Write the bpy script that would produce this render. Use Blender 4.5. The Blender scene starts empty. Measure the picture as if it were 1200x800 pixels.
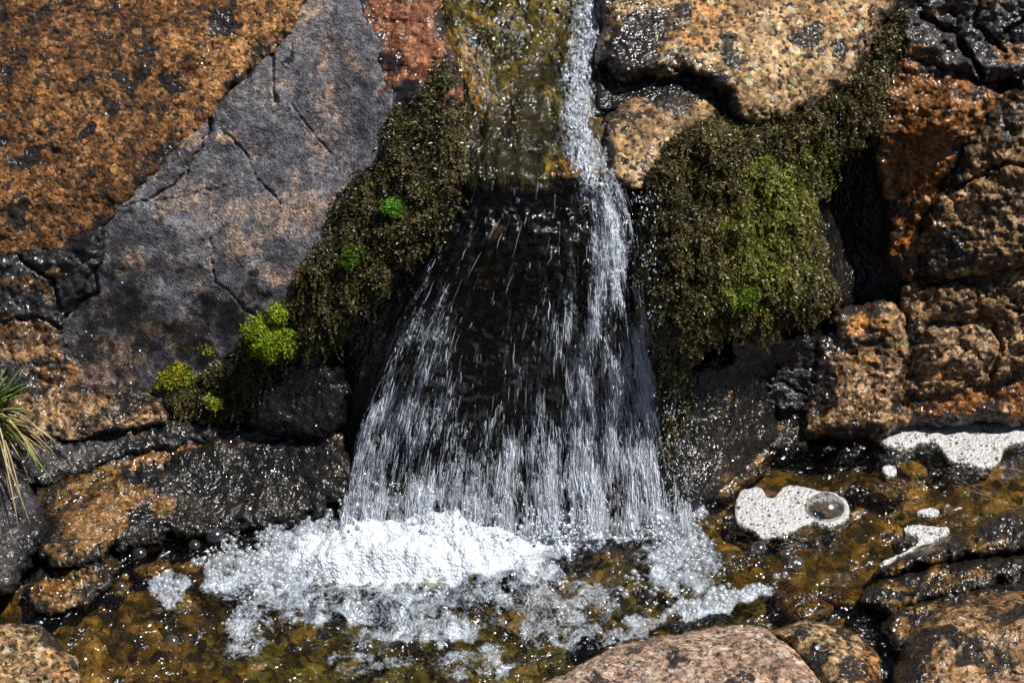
import bpy, math, random
import numpy as np
# ------------------------------------------------------------ camera, sky, sun, exposure
TH = math.radians(40); ST, CT = math.sin(TH), math.cos(TH)
DIST = 3.0
sc = bpy.context.scene
COL = sc.collection
VX = np.array([1., 0, 0]); VU = np.array([0, ST, CT]); VD = np.array([0, -CT, ST])
cam = bpy.data.objects.new('camera', bpy.data.cameras.new('camera')); COL.objects.link(cam)
cam.location = tuple(VD * DIST); cam.rotation_euler = (math.radians(90) - TH, 0, 0)
cam.data.sensor_width = 36; cam.data.lens = 90; cam.data.clip_start = .05; cam.data.clip_end = 200
sc.camera = cam
SUN_CAM = np.array([.42, .70, .58])                       # to the sun, in camera right / up / back
L = SUN_CAM[0] * VX + SUN_CAM[1] * VU + SUN_CAM[2] * VD; L /= np.linalg.norm(L)
sun = bpy.data.objects.new('sun', bpy.data.lights.new('sun', 'SUN')); COL.objects.link(sun)
sun.data.energy = 5.0; sun.data.angle = math.radians(.5); sun.data.color = (1, .965, .92)
import mathutils
sun.rotation_euler = mathutils.Vector(L).to_track_quat('Z', 'Y').to_euler()
w = bpy.data.worlds.new('World'); sc.world = w; w.use_nodes = True
nt = w.node_tree; bg = nt.nodes['Background']
sky = nt.nodes.new('ShaderNodeTexSky'); sky.sky_type = 'NISHITA'; sky.sun_disc = False
sky.sun_elevation = math.asin(L[2]); sky.sun_rotation = math.atan2(L[0], L[1])
nt.links.new(sky.outputs[0], bg.inputs[0]); bg.inputs[1].default_value = .038
sc.view_settings.view_transform = 'Standard'; sc.view_settings.look = 'None'
sc.view_settings.exposure = 0.42; sc.view_settings.gamma = 1
sc.cycles.use_denoising = True; sc.cycles.denoiser = 'OPENIMAGEDENOISE'; sc.cycles.denoising_input_passes = 'RGB_ALBEDO_NORMAL'; sc.cycles.denoising_prefilter = 'ACCURATE'
sc.cycles.max_bounces = 8; sc.cycles.transparent_max_bounces = 24
sc.cycles.caustics_reflective = False; sc.cycles.caustics_refractive = False
sc.cycles.sample_clamp_indirect = 3

rng = np.random.default_rng(7)
# ------------------------------------------------------------ noise
_perm = rng.permutation(256); _perm = np.concatenate([_perm, _perm, _perm])
_g = rng.normal(size=(256, 3)); _g /= np.linalg.norm(_g, axis=1)[:, None]
def perlin(P):
    I = np.floor(P).astype(np.int64); F = P - I; I &= 255
    U = F * F * F * (F * (F * 6 - 15) + 10)
    out = 0
    for dx in (0, 1):
        for dy in (0, 1):
            for dz in (0, 1):
                h = _perm[_perm[_perm[(I[:, 0] + dx) & 255] + ((I[:, 1] + dy) & 255)] + ((I[:, 2] + dz) & 255)]
                g = _g[h]
                d = g[:, 0] * (F[:, 0] - dx) + g[:, 1] * (F[:, 1] - dy) + g[:, 2] * (F[:, 2] - dz)
                wt = (U[:, 0] if dx else 1 - U[:, 0]) * (U[:, 1] if dy else 1 - U[:, 1]) * (U[:, 2] if dz else 1 - U[:, 2])
                out = out + d * wt
    return out * 1.5
def fbm(P, sc_, oct_=4, gain=.5, ridge=False):
    a = 1; s = 0; t = 0; Q = P * sc_
    for k in range(oct_):
        n = perlin(Q + 17.3 * k)
        if ridge: n = 1 - 2 * np.abs(n)
        s = s + a * n; t += a; a *= gain; Q = Q * 2.03
    return s / t
def f2(x, y, scale, oct_=4, seed=0, gain=.5, ridge=False):     # noise on photo-sized lengths, mm
    return fbm(np.stack([x, y, np.full_like(x, seed * 13.7)], 1), 1.0 / scale, oct_, gain, ridge)
def sstep(a, b, x):
    t = np.clip((x - a) / (b - a), 0, 1); return t * t * (3 - 2 * t)
# ------------------------------------------------------------ space: (x, y) in mm across the scene, w = metres towards the viewer
ZP = -0.22 * CT
def P3(x, y, w_):
    s = (DIST - w_) / DIST
    u = (x - 600) / 1000 * s; v = (400 - y) / 1000 * s
    return u[:, None] * VX + v[:, None] * VU + w_[:, None] * VD
def wz(x, y, z=ZP):                                             # w of the horizontal plane z
    v0 = (400 - y) / 1000
    return (z - v0 * CT) / (ST - v0 * CT / 3)
ctrl = [(545,215,.10),(640,218,.115),(730,213,.11),(600,400,.06),(480,400,.04),(720,400,.06),(420,600,'p'),(600,615,'p'),(760,590,'p'),
 (520,0,-.01),(720,0,-.01),(620,100,.05),(520,110,.05),(700,110,.05),
 (-40,-40,-.08),(200,0,-.06),(400,0,-.02),(0,250,-.08),(200,250,-.05),(400,200,.0),(-40,450,-.12),(200,450,-.09),(330,450,-.05),
 (-40,520,.03,'p'),(150,530,.03,'p'),(300,530,.025,'p'),(100,620,.01,'p'),(-40,660,.01,'p'),(380,350,.02),
 (800,0,-.02),(1000,0,-.05),(1240,-40,-.03),(780,130,.07),(900,110,.04),(1000,130,-.03),(800,230,.07),(850,300,.05),(860,380,.02),(940,330,-.01),
 (1010,280,-.11),(1010,200,-.08),(1100,150,-.04),(1240,150,-.02),(1240,300,-.05),(1100,300,-.08),(1100,400,-.105),(1240,400,-.09),(1100,450,-.120),(1240,450,-.11),(1000,450,-.12),
 (960,390,-.14),(885,430,-.10),(820,500,-.068),(835,430,-.07),(900,500,'p'),(1050,500,'p'),(1240,500,'p'),
 (-40,840,'p'),(300,840,'p'),(600,840,'p'),(900,840,'p'),(1240,840,'p'),(900,650,'p'),(1240,640,'p'),(600,720,'p'),(200,720,'p'),(400,700,'p'),(750,700,'p'),(1050,600,'p')]
cx, cy, cw = [], [], []
for c in ctrl:
    pw = float(wz(0, c[1] * 1.0))
    cx.append(c[0] / 1000); cy.append(c[1] / 1000)
    cw.append(pw if c[2] == 'p' else (pw + c[2] if len(c) == 4 else c[2]))
cx, cy, cw = map(np.array, (cx, cy, cw))
def _phi(r2): return r2 * np.log(r2 + 1e-9) * .5
n = len(cx); K = _phi((cx[:, None] - cx) ** 2 + (cy[:, None] - cy) ** 2) + np.eye(n) * 2e-3
A_ = np.zeros((n + 3, n + 3)); A_[:n, :n] = K; A_[:n, n] = 1; A_[:n, n + 1] = cx; A_[:n, n + 2] = cy; A_[n:, :n] = A_[:n, n:].T
_sol = np.linalg.solve(A_, np.concatenate([cw, [0, 0, 0]]))
def amb(x, y):
    X = np.clip(x, -60, 1260) / 1000; Y = np.clip(y, -60, 860) / 1000
    out = _sol[n] + _sol[n + 1] * X + _sol[n + 2] * Y
    for i in range(n): out = out + _sol[i] * _phi((X - cx[i]) ** 2 + (Y - cy[i]) ** 2)
    ex = np.maximum(0, np.maximum(-60 - x, x - 1260)) / 1000
    out = out + ex * .45
    out = out + np.where(y > 860, wz(x, y) - wz(x, np.full_like(y, 860.)), 0) + np.where(y < -60, (y + 60) / 1000 * .45, 0)
    return out
def sdist(x, y, poly):                                          # + inside
    poly = np.array(poly, float); m = len(poly)
    d2 = np.full(x.shape, 1e18); ins = np.zeros(x.shape, bool)
    for i in range(m):
        ax, ay = poly[i]; bx, by = poly[(i + 1) % m]
        ex, ey = bx - ax, by - ay
        t = np.clip(((x - ax) * ex + (y - ay) * ey) / (ex * ex + ey * ey), 0, 1)
        d2 = np.minimum(d2, (x - ax - t * ex) ** 2 + (y - ay - t * ey) ** 2)
        c = ((ay > y) != (by > y)) & (x < (bx - ax) * (y - ay) / (by - ay + 1e-12) + ax)
        ins ^= c
    return np.where(ins, 1, -1) * np.sqrt(d2)
def blobs(x, y, L_, jit=14, seed=3):
    """patches [(x, y, rx, ry, amount, turn)] with ragged outlines"""
    out = np.zeros_like(x)
    jx = f2(x, y, 30, 4, seed) * jit * 2; jy = f2(x, y, 30, 4, seed + 5) * jit * 2
    for b in L_:
        bx, by, rx, ry, am = b[:5]; tr = math.radians(b[5] if len(b) > 5 else 0)
        dx, dy = x + jx - bx, y + jy - by
        p = dx * math.cos(tr) + dy * math.sin(tr); q = -dx * math.sin(tr) + dy * math.cos(tr)
        r = np.sqrt((p / rx) ** 2 + (q / ry) ** 2)
        out = np.maximum(out, am * (1 - sstep(.65, 1.15, r)))
    return out
# ------------------------------------------------------------ mesh building
def tag(o, label=None, cat=None, group=None, kind=None):
    if label: o['label'] = label
    if cat: o['category'] = cat
    if group: o['group'] = group
    if kind: o['kind'] = kind
    return o
def mesh_obj(name, V, F, mat, attrs=None, parent=None, smooth=True, origin=None):
    V = np.asarray(V, float); c = V.mean(0) if origin is None else np.array(origin, float)
    if parent is not None: c = np.array(parent.location)
    me = bpy.data.meshes.new(name)
    F = [np.asarray(f) for f in (F if isinstance(F, list) else [F]) if len(f)]
    loops = np.concatenate([f.ravel() for f in F]); tot = np.concatenate([np.full(len(f), f.shape[1]) for f in F])
    me.vertices.add(len(V)); me.vertices.foreach_set('co', (V - c).astype(np.float32).ravel())
    me.loops.add(len(loops)); me.loops.foreach_set('vertex_index', loops.astype(np.int32))
    me.polygons.add(len(tot)); me.polygons.foreach_set('loop_start', np.concatenate([[0], np.cumsum(tot)[:-1]]).astype(np.int32))
    me.polygons.foreach_set('loop_total', tot.astype(np.int32))
    me.polygons.foreach_set('use_smooth', np.full(len(tot), smooth))
    me.update(calc_edges=True); me.validate()
    for k, a in (attrs or {}).items():
        at = me.color_attributes.new(k, 'FLOAT_COLOR', 'POINT')
        a = np.asarray(a, np.float32)
        if a.shape[1] == 3: a = np.concatenate([a, np.ones((len(a), 1), np.float32)], 1)
        at.data.foreach_set('color', a.ravel())
    me.materials.append(mat)
    o = bpy.data.objects.new(name, me); COL.objects.link(o)
    if parent is not None: o.parent = parent
    else: o.location = c
    return o
def grid(x0, x1, y0, y1, s):
    xs = np.arange(x0, x1 + s, s); ys = np.arange(y0, y1 + s, s)
    X, Y = np.meshgrid(xs, ys); return X.ravel().astype(float), Y.ravel().astype(float), len(xs), len(ys)
def quads(nx, ny, keep=None):
    i = np.arange(nx * ny).reshape(ny, nx)
    q = np.stack([i[:-1, :-1], i[1:, :-1], i[1:, 1:], i[:-1, 1:]], -1).reshape(-1, 4)
    if keep is not None: q = q[keep[q].any(1)]
    return q
def compact(V, q, *att):
    used = np.unique(q); m = np.full(len(V), -1); m[used] = np.arange(len(used))
    return (V[used], m[q]) + tuple(a[used] for a in att)
def close_back(V, q, wdeep=.10):
    """rim edges -> fan to one point behind, so the stone is a closed body"""
    e = np.concatenate([q[:, [0, 1]], q[:, [1, 2]], q[:, [2, 3]], q[:, [3, 0]]])
    key = np.sort(e, 1); k = key[:, 0] * (len(V) + 1) + key[:, 1]
    u, inv, cnt = np.unique(k, return_inverse=True, return_counts=True)
    b = e[cnt[inv] == 1]
    c = V[b[:, 0]].mean(0) - VD * wdeep
    t = np.stack([b[:, 1], b[:, 0], np.full(len(b), len(V))], 1)
    return np.vstack([V, c]), t
CR = {}
def stone(name, label, cat, poly, mat, thick=.03, R=30, off=0., rough=(.010, 60), fine=.0022, jag=5, cracks=(), patch=(), wet=(), dark=(), step=1.6,
          wet0=0., base=None, group=None, tilt=(0, 0), facet=0., side=.10, seed=None, bumps=(), grow=11, pit=.6, edge=.75):
    seed = seed if seed is not None else len(CR) + 2; CR[label] = 1
    p = np.array(poly, float); x0, y0 = p.min(0) - 8; x1, y1 = p.max(0) + 8
    x, y, nx, ny = grid(x0, x1, y0, y1, step)
    sd = sdist(x, y, poly) + grow + f2(x, y, 20, 4, seed, .6) * jag * 1.8 + f2(x, y, 70, 2, seed + 9) * jag * 2.2
    R = R * (.55 + .5 * np.clip(.5 + f2(x, y, 60, 2, seed + 7), 0, 1.2))
    keep = sd > 0
    q = quads(nx, ny, keep)
    t = np.clip(sd / R, 0, 1); dome = np.sqrt(np.clip(1 - (1 - t) ** 2, 0, 1))
    B = amb(x, y) if base is None else base(x, y)
    W = B + off + thick * dome + tilt[0] * (x - p[:, 0].mean()) / 1000 + tilt[1] * (y - p[:, 1].mean()) / 1000
    W += rough[0] * f2(x, y, rough[1], 5, seed + 1, .58) * (.45 + .55 * t)
    W += pit * rough[0] * .75 * f2(x + y * .4, y * 1.3, rough[1] * .8, 4, seed + 11, .55, True) * (.3 + .7 * t)
    W -= pit * rough[0] * .9 * np.clip(f2(x + .6 * y, y - .4 * x, rough[1] * .5, 3, seed + 12, .5, True) - .45, 0, 1)
    if facet:
        W += facet * np.abs(f2(x * 1.0 + y * .5, y * 1.0, 90, 3, seed + 8)) * -1
    W += fine * f2(x, y, 13, 4, seed + 2, .5)
    for (bx, by, rx, ry, h, tr) in bumps:
        tr = math.radians(tr); dx, dy = x - bx, y - by
        a = dx * math.cos(tr) + dy * math.sin(tr); b = -dx * math.sin(tr) + dy * math.cos(tr)
        W += h * np.exp(-(a / rx) ** 2 - (b / ry) ** 2)
    crk = np.zeros_like(x)
    for (pts, wd, dp) in cracks:
        pts = np.array(pts, float); jx = f2(x, y, 22, 4, seed + 3) * 9; jy = f2(x, y, 22, 4, seed + 4) * 9
        d = np.full(x.shape, 1e9)
        for i in range(len(pts) - 1):
            ax, ay = pts[i]; ex, ey = pts[i + 1] - pts[i]
            tt = np.clip(((x + jx - ax) * ex + (y + jy - ay) * ey) / (ex * ex + ey * ey), 0, 1)
            d = np.minimum(d, np.hypot(x + jx - ax - tt * ex, y + jy - ay - tt * ey))
        wdv = wd * (.6 + .8 * np.clip(.5 + f2(x, y, 30, 2, seed + 6), 0, 1))
        c = np.clip(1 - d / wdv, 0, 1) ; W -= dp * c ** .7
        crk = np.maximum(crk, np.clip(1 - d / (wdv * 1.6), 0, 1))
    W = np.where(sd < 0, W - side * sstep(0, 6, -sd) - .01, W)
    V = P3(x, y, W)
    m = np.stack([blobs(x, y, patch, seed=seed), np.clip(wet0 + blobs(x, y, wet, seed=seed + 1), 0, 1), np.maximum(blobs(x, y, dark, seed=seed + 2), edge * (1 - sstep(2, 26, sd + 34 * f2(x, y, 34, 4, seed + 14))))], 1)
    V, q, m = compact(V, q, m)
    V, t3 = close_back(V, q); m = np.vstack([m, m[:1]])
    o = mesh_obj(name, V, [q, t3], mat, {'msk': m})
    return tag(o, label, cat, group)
# ------------------------------------------------------------ materials
def new_mat(name):
    m = bpy.data.materials.new(name); m.use_nodes = True; t = m.node_tree; t.nodes.clear()
    return m, t, t.nodes, t.links
class NB:
    def __init__(s, t): s.t = t; s.N = t.nodes; s.L = t.links
    def n(s, typ, **k):
        nd = s.N.new('ShaderNode' + typ)
        for a, b in k.items():
            if a.startswith('i_'):
                key = a[2:]; key = int(key) if key.isdigit() else key.replace('_', ' ')
                s.put(nd.inputs[key], b)
            else: setattr(nd, a, b)
        return nd
    def put(s, inp, b):
        if isinstance(b, bpy.types.NodeSocket): s.L.new(b, inp)
        elif isinstance(b, bpy.types.Node): s.L.new(b.outputs[0], inp)
        else:
            if isinstance(b, tuple) and len(b) == 3 and inp.type == 'RGBA': b = b + (1,)
            inp.default_value = b
    def math(s, op, a, b=0., c=0., clamp=False):
        nd = s.N.new('ShaderNodeMath'); nd.operation = op; nd.use_clamp = clamp
        s.put(nd.inputs[0], a); s.put(nd.inputs[1], b); s.put(nd.inputs[2], c); return nd.outputs[0]
    def mix(s, f, a, b, blend='MIX'):
        nd = s.N.new('ShaderNodeMix'); nd.data_type = 'RGBA'; nd.blend_type = blend
        s.put(nd.inputs[0], f); s.put(nd.inputs[6], a); s.put(nd.inputs[7], b); return nd.outputs[2]
    def rng(s, v, a, b, c=0., d=1.):
        nd = s.N.new('ShaderNodeMapRange'); s.put(nd.inputs[0], v)
        for i, k in enumerate((a, b, c, d)): s.put(nd.inputs[i + 1], k)
        return nd.outputs[0]
    def noise(s, vec, scale, detail=4., rough=.55, dist=0.):
        nd = s.N.new('ShaderNodeTexNoise'); s.put(nd.inputs['Vector'], vec); nd.inputs['Scale'].default_value = scale
        nd.inputs['Detail'].default_value = detail; nd.inputs['Roughness'].default_value = rough; nd.inputs['Distortion'].default_value = dist
        return nd
    def voro(s, vec, scale, feature='F1', rnd=1.):
        nd = s.N.new('ShaderNodeTexVoronoi'); nd.feature = feature; s.put(nd.inputs['Vector'], vec); nd.inputs['Scale'].default_value = scale
        nd.inputs['Randomness'].default_value = rnd; return nd
    def ramp(s, f, stops):
        nd = s.N.new('ShaderNodeValToRGB'); s.put(nd.inputs[0], f); e = nd.color_ramp.elements
        while len(e) < len(stops): e.new(.5)
        for el, (p, c) in zip(e, stops): el.position = p; el.color = c + (1,)
        return nd.outputs[0]
def rock_mat(name, dark, mid, light, patch, black=.35, black_scale=22, grain=300, wet=.3, rough=.62, bump=.0016, patch_noise=.0, speck=.5, blackcol=(.012,.012,.014),
             wet_bump=.0023, coat_r=.135, drops=115, stretch=None, patchdark=None):
    m, t, N, L_ = new_mat(name); b = NB(t)
    tc = b.n('TexCoord').outputs['Object']
    if stretch:
        mp = b.n('Mapping'); L_.new(tc, mp.inputs[0]); mp.inputs['Rotation'].default_value = stretch[0]; mp.inputs['Scale'].default_value = stretch[1]; tcs = mp.outputs[0]
    else: tcs = tc
    msk = b.n('Attribute', attribute_name='msk'); sep = b.n('SeparateColor'); L_.new(msk.outputs['Color'], sep.inputs[0])
    big = b.noise(tcs, 9, 6, .62).outputs[0]; med = b.noise(tcs, 45, 6, .68).outputs[0]
    wv_ = b.n('VectorMath', operation='MULTIPLY_ADD'); L_.new(b.noise(tc, grain * .9, 2).outputs['Color'], wv_.inputs[0]); wv_.inputs[1].default_value = (.8 / grain,) * 3; L_.new(tc, wv_.inputs[2])
    tcd = wv_.outputs[0]
    v = b.voro(tcd, grain); vs = b.n('SeparateColor'); L_.new(v.outputs['Color'], vs.inputs[0])
    v2 = b.voro(tcd, grain * .5); vs2 = b.n('SeparateColor'); L_.new(v2.outputs['Color'], vs2.inputs[0])
    f = b.math('ADD', b.math('MULTIPLY', big, .45), b.math('MULTIPLY', med, .55))
    f = b.rng(f, .34, .66)
    base = b.ramp(f, [(0., dark), (.48, mid), (1., light)])
    # patches of the other mineral
    fn = b.noise(tc, 130, 5, .75).outputs[0]
    ed = b.math('ADD', b.math('MULTIPLY', b.math('SUBTRACT', med, .5), 2.6), b.math('MULTIPLY', b.math('SUBTRACT', fn, .5), 1.6))
    pf = b.math('MULTIPLY', b.rng(b.math('ADD', sep.outputs[0], ed), .35, .95), b.rng(sep.outputs[0], 0, .15))
    if patch_noise:
        pn = b.rng(b.noise(tcs, 16, 7, .7).outputs[0], .62 - patch_noise * .2, .70 - patch_noise * .1)
        pf = b.math('MAXIMUM', pf, pn)
    base = b.mix(b.math('MULTIPLY', pf, .9), base, patch)
    # crystals
    g = b.math('ADD', b.math('MULTIPLY', vs.outputs[0], .65), b.math('MULTIPLY', vs2.outputs[1], .35))
    gr = b.rng(g, .1, .9, 1 - speck, 1 + speck)
    gc = b.n('CombineColor'); [L_.new(gr, gc.inputs[k]) for k in range(3)]
    base = b.mix(1., base, gc.outputs[0], 'MULTIPLY')
    dk = b.rng(vs.outputs[2], .86, .9); base = b.mix(b.math('MULTIPLY', dk, speck), base, (.02, .018, .016))
    lt = b.rng(vs2.outputs[2], .93, .96); base = b.mix(b.math('MULTIPLY', lt, speck * .4), base, tuple(min(.75, c * 1.6 + .04) for c in light))
    fa = b.rng(fn, .3, .7, .5, 1.5); fc_ = b.n('CombineColor'); [L_.new(fa, fc_.inputs[k]) for k in range(3)]
    base = b.mix(1., base, fc_.outputs[0], 'MULTIPLY')
    # black growth, stain and the shade painted in through the mask
    bn = b.noise(tcs, black_scale, 8, .72).outputs[0]
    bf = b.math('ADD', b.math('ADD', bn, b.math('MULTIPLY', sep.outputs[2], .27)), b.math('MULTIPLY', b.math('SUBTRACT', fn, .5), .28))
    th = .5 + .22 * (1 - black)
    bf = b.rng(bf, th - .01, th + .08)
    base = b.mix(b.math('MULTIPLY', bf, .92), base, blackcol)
    # water film
    wn = b.noise(tc, 28, 4, .6).outputs[0]
    wf = b.math('ADD', b.math('ADD', sep.outputs[1], wet - .5), b.math('MULTIPLY', b.math('SUBTRACT', wn, .5), 2.2))
    wf = b.rng(wf, -.05, .25)
    wf = b.math('MAXIMUM', wf, b.math('MULTIPLY', b.math('MULTIPLY', bf, .6), b.rng(sep.outputs[1], -.5, -.1)))
    base = b.mix(b.math('MULTIPLY', wf, .55), base, b.mix(1., base, (.42, .38, .34), 'MULTIPLY'))
    hgt = b.math('ADD', b.math('MULTIPLY', b.noise(tc, 150, 7, .68).outputs[0], 1.), b.math('MULTIPLY', v.outputs['Distance'], -.35))
    hgt = b.math('SUBTRACT', hgt, b.math('MULTIPLY', bf, .25))
    bp = b.n('Bump', i_Strength=1., i_Distance=bump, i_Height=hgt)
    hw = b.math('ADD', b.noise(tc, drops, 2, .5, .3).outputs[0], b.math('MULTIPLY', b.noise(tc, drops * 2.1, 1, .5).outputs[0], .35))
    bp2 = b.n('Bump', i_Strength=1., i_Distance=wet_bump * 2.0, i_Height=hw)
    pr = b.n('BsdfPrincipled', i_Base_Color=base, i_Normal=bp)
    b.put(pr.inputs['Roughness'], b.rng(wf, 0, 1, rough, .42)); b.put(pr.inputs['Specular IOR Level'], b.rng(wf, 0, 1, .35, .05))
    b.put(pr.inputs['Coat Weight'], wf); b.put(pr.inputs['Coat Roughness'], b.rng(b.noise(tc, 34, 3, .6).outputs[0], .38, .62, coat_r * .7, coat_r * 2.4)); L_.new(bp2.outputs[0], pr.inputs['Coat Normal'])
    pr.inputs['Coat IOR'].default_value = 1.5
    o = b.n('OutputMaterial'); L_.new(pr.outputs[0], o.inputs[0])
    return m
def leaf_mat(name, rough=.35, trans=.25, spec=.5, coat=.0):
    m, t, N, L_ = new_mat(name); b = NB(t)
    c = b.n('Attribute', attribute_name='col').outputs['Color']
    tc = b.n('TexCoord').outputs['Object']
    c2 = b.mix(b.rng(b.noise(tc, 120, 3).outputs[0], .3, .7), c, b.mix(1., c, (.55, .5, .5), 'MULTIPLY'))
    pr = b.n('BsdfPrincipled', i_Base_Color=c2); pr.inputs['Roughness'].default_value = rough; pr.inputs['Specular IOR Level'].default_value = spec
    pr.inputs['Coat Weight'].default_value = coat; pr.inputs['Coat Roughness'].default_value = .24
    tr = b.n('BsdfTranslucent', i_Color=c2)
    mx = b.n('MixShader'); mx.inputs[0].default_value = trans; L_.new(pr.outputs[0], mx.inputs[1]); L_.new(tr.outputs[0], mx.inputs[2])
    o = b.n('OutputMaterial'); L_.new(mx.outputs[0], o.inputs[0]); return m
def water_mat(name, tint=(.80, .66, .42), rip=60, dist=.004, stretch=(1, 1, 1), foamcol=(.66, .73, .83), uvflow=False, frough=.03, foam_scale=60, fine=220, film=.0, filmcol=(.1,.09,.07), frs=1.6, fr_=(.25, 1.5)):
    """clear film that lets the sun through, mirror by angle, white where the 'msk' red says air is mixed in"""
    m, t, N, L_ = new_mat(name); b = NB(t)
    tc = b.n('TexCoord').outputs['Object']
    if uvflow:
        fl = b.n('Attribute', attribute_name='flow').outputs['Vector']
        mp = b.n('Mapping'); L_.new(fl, mp.inputs[0]); mp.inputs['Scale'].default_value = stretch; vec = mp.outputs[0]
    else: vec = tc
    msk = b.n('Attribute', attribute_name='msk'); sep = b.n('SeparateColor'); L_.new(msk.outputs['Color'], sep.inputs[0])
    n1 = b.noise(vec, rip, 4, .6, .6).outputs[0]; n2 = b.noise(vec, rip * 3.1, 3, .6, .4).outputs[0]
    h = b.math('ADD', n1, b.math('MULTIPLY', n2, .14))
    bp = b.n('Bump', i_Strength=1., i_Distance=dist, i_Height=h)
    fr = b.n('Fresnel', i_IOR=1.33, i_Normal=bp)
    tr = b.n('BsdfTransparent'); tr.inputs[0].default_value = tint + (1,)
    gl = b.n('BsdfGlossy', i_Normal=bp); gl.inputs['Roughness'].default_value = frough; gl.inputs[0].default_value = (1, 1, 1, 1)
    mx = b.n('MixShader'); L_.new(b.math('MULTIPLY', fr.outputs[0], frs, clamp=True), mx.inputs[0]); L_.new(tr.outputs[0], mx.inputs[1]); L_.new(gl.outputs[0], mx.inputs[2])
    # air in the water
    f1 = b.noise(vec, foam_scale, 5, .7, .8).outputs[0]
    vb = b.voro(tc, fine).outputs['Distance']
    ff = b.math('ADD', sep.outputs[0], b.math('MULTIPLY', b.math('SUBTRACT', f1, .5), 2.6))
    ff = b.math('ADD', ff, b.math('MULTIPLY', b.math('SUBTRACT', vb, .4), .35))
    ff = b.math('MULTIPLY', b.rng(ff, fr_[0], fr_[1]), b.rng(sep.outputs[0], .0, .2))
    bp2 = b.n('Bump', i_Strength=1., i_Distance=.003, i_Height=b.math('ADD', b.math('MULTIPLY', vb, -1.), f1))
    wp = b.n('BsdfPrincipled', i_Base_Color=foamcol, i_Normal=bp2); wp.inputs['Roughness'].default_value = .28; wp.inputs['Coat Weight'].default_value = .6
    wp.inputs['Coat Roughness'].default_value = .06
    mx2 = b.n('MixShader'); L_.new(ff, mx2.inputs[0]); L_.new(mx.outputs[0], mx2.inputs[1]); L_.new(wp.outputs[0], mx2.inputs[2])
    o = b.n('OutputMaterial'); L_.new(mx2.outputs[0], o.inputs[0]); return m
def foam_mat(name, hole=0., hs=260, col=(.8, .8, .8)):
    m, t, N, L_ = new_mat(name); b = NB(t)
    tc = b.n('TexCoord').outputs['Object']
    v = b.voro(tc, hs); v2 = b.voro(tc, hs * .42)
    h = b.math('ADD', b.math('MULTIPLY', v.outputs['Distance'], -1), b.math('MULTIPLY', v2.outputs['Distance'], -.6))
    bp = b.n('Bump', i_Strength=.8, i_Distance=.0025, i_Height=h)
    shade = b.mix(b.rng(v.outputs['Distance'], .0, .6), col, tuple(c * .8 for c in col))
    pr = b.n('BsdfPrincipled', i_Base_Color=shade, i_Normal=bp); pr.inputs['Roughness'].default_value = .3
    pr.inputs['Coat Weight'].default_value = .5; pr.inputs['Coat Roughness'].default_value = .08
    pr.inputs['Subsurface Weight'].default_value = .0
    out = pr.outputs[0]
    if hole:
        vs = b.n('SeparateColor'); L_.new(v.outputs['Color'], vs.inputs[0]); vs2 = b.n('SeparateColor'); L_.new(v2.outputs['Color'], vs2.inputs[0])
        a = b.math('LESS_THAN', v.outputs['Distance'], b.math('MULTIPLY', b.math('SUBTRACT', vs.outputs[0], .45), hole))
        a2 = b.math('LESS_THAN', v2.outputs['Distance'], b.math('MULTIPLY', b.math('SUBTRACT', vs2.outputs[0], .72), hole * 1.6))
        a = b.math('MAXIMUM', a, a2)
        tr = b.n('BsdfTransparent'); mx = b.n('MixShader'); L_.new(b.math('MULTIPLY', a, .8), mx.inputs[0]); L_.new(out, mx.inputs[1]); L_.new(tr.outputs[0], mx.inputs[2]); out = mx.outputs[0]
    o = b.n('OutputMaterial'); L_.new(out, o.inputs[0]); return m
def drop_mat(name, white=.35, col=(.76, .82, .92), varied=False, glr=.2, pw_=1.):
    m, t, N, L_ = new_mat(name); b = NB(t)
    tr = b.n('BsdfTransparent'); gl = b.n('BsdfGlossy'); gl.inputs['Roughness'].default_value = glr; at = b.n('Attribute', attribute_name='col')
    lw = b.n('LayerWeight'); lw.inputs[0].default_value = .45
    mx = b.n('MixShader'); L_.new(b.math('ADD', b.math('MULTIPLY', b.math('POWER', lw.outputs['Facing'], pw_), .75), .08), mx.inputs[0]); L_.new(tr.outputs[0], mx.inputs[1]); L_.new(gl.outputs[0], mx.inputs[2])
    df = b.n('BsdfDiffuse'); df.inputs[0].default_value = col + (1,)
    mx2 = b.n('MixShader'); L_.new(b.math('MULTIPLY', at.outputs['Fac'], white, clamp=True) if varied else b.math('ADD', white, 0.), mx2.inputs[0]); L_.new(mx.outputs[0], mx2.inputs[1]); L_.new(df.outputs[0], mx2.inputs[2])
    o = b.n('OutputMaterial'); L_.new(mx2.outputs[0], o.inputs[0]); return m

M_orange = rock_mat('orange_granite', (.035,.014,.004), (.165,.066,.016), (.40,.20,.070), (.38,.17,.08), black=.45, black_scale=24, grain=250, wet=.25, speck=.95, bump=.005)
M_grey = rock_mat('grey_slab', (.038,.036,.041), (.115,.110,.124), (.26,.24,.245), (.38,.25,.165), black=.24, black_scale=30, grain=380, wet=.06, speck=.5, bump=.0036, patch_noise=.45)
M_red = rock_mat('red_granite', (.07,.025,.010), (.22,.075,.030), (.38,.19,.10), (.10,.095,.10), black=.5, black_scale=34, grain=350, wet=.5, speck=.7, bump=.003)
M_tan = rock_mat('tan_granite', (.08,.045,.015), (.30,.185,.085), (.58,.43,.27), (.38,.17,.05), black=.46, black_scale=34, grain=230, wet=.25, speck=.95, bump=.0045)
M_gold = rock_mat('golden_wet_granite', (.035,.018,.004), (.16,.085,.020), (.40,.26,.10), (.32,.11,.02), black=.62, black_scale=36, grain=210, wet=.8, speck=.9, bump=.004, wet_bump=.0022)
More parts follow.
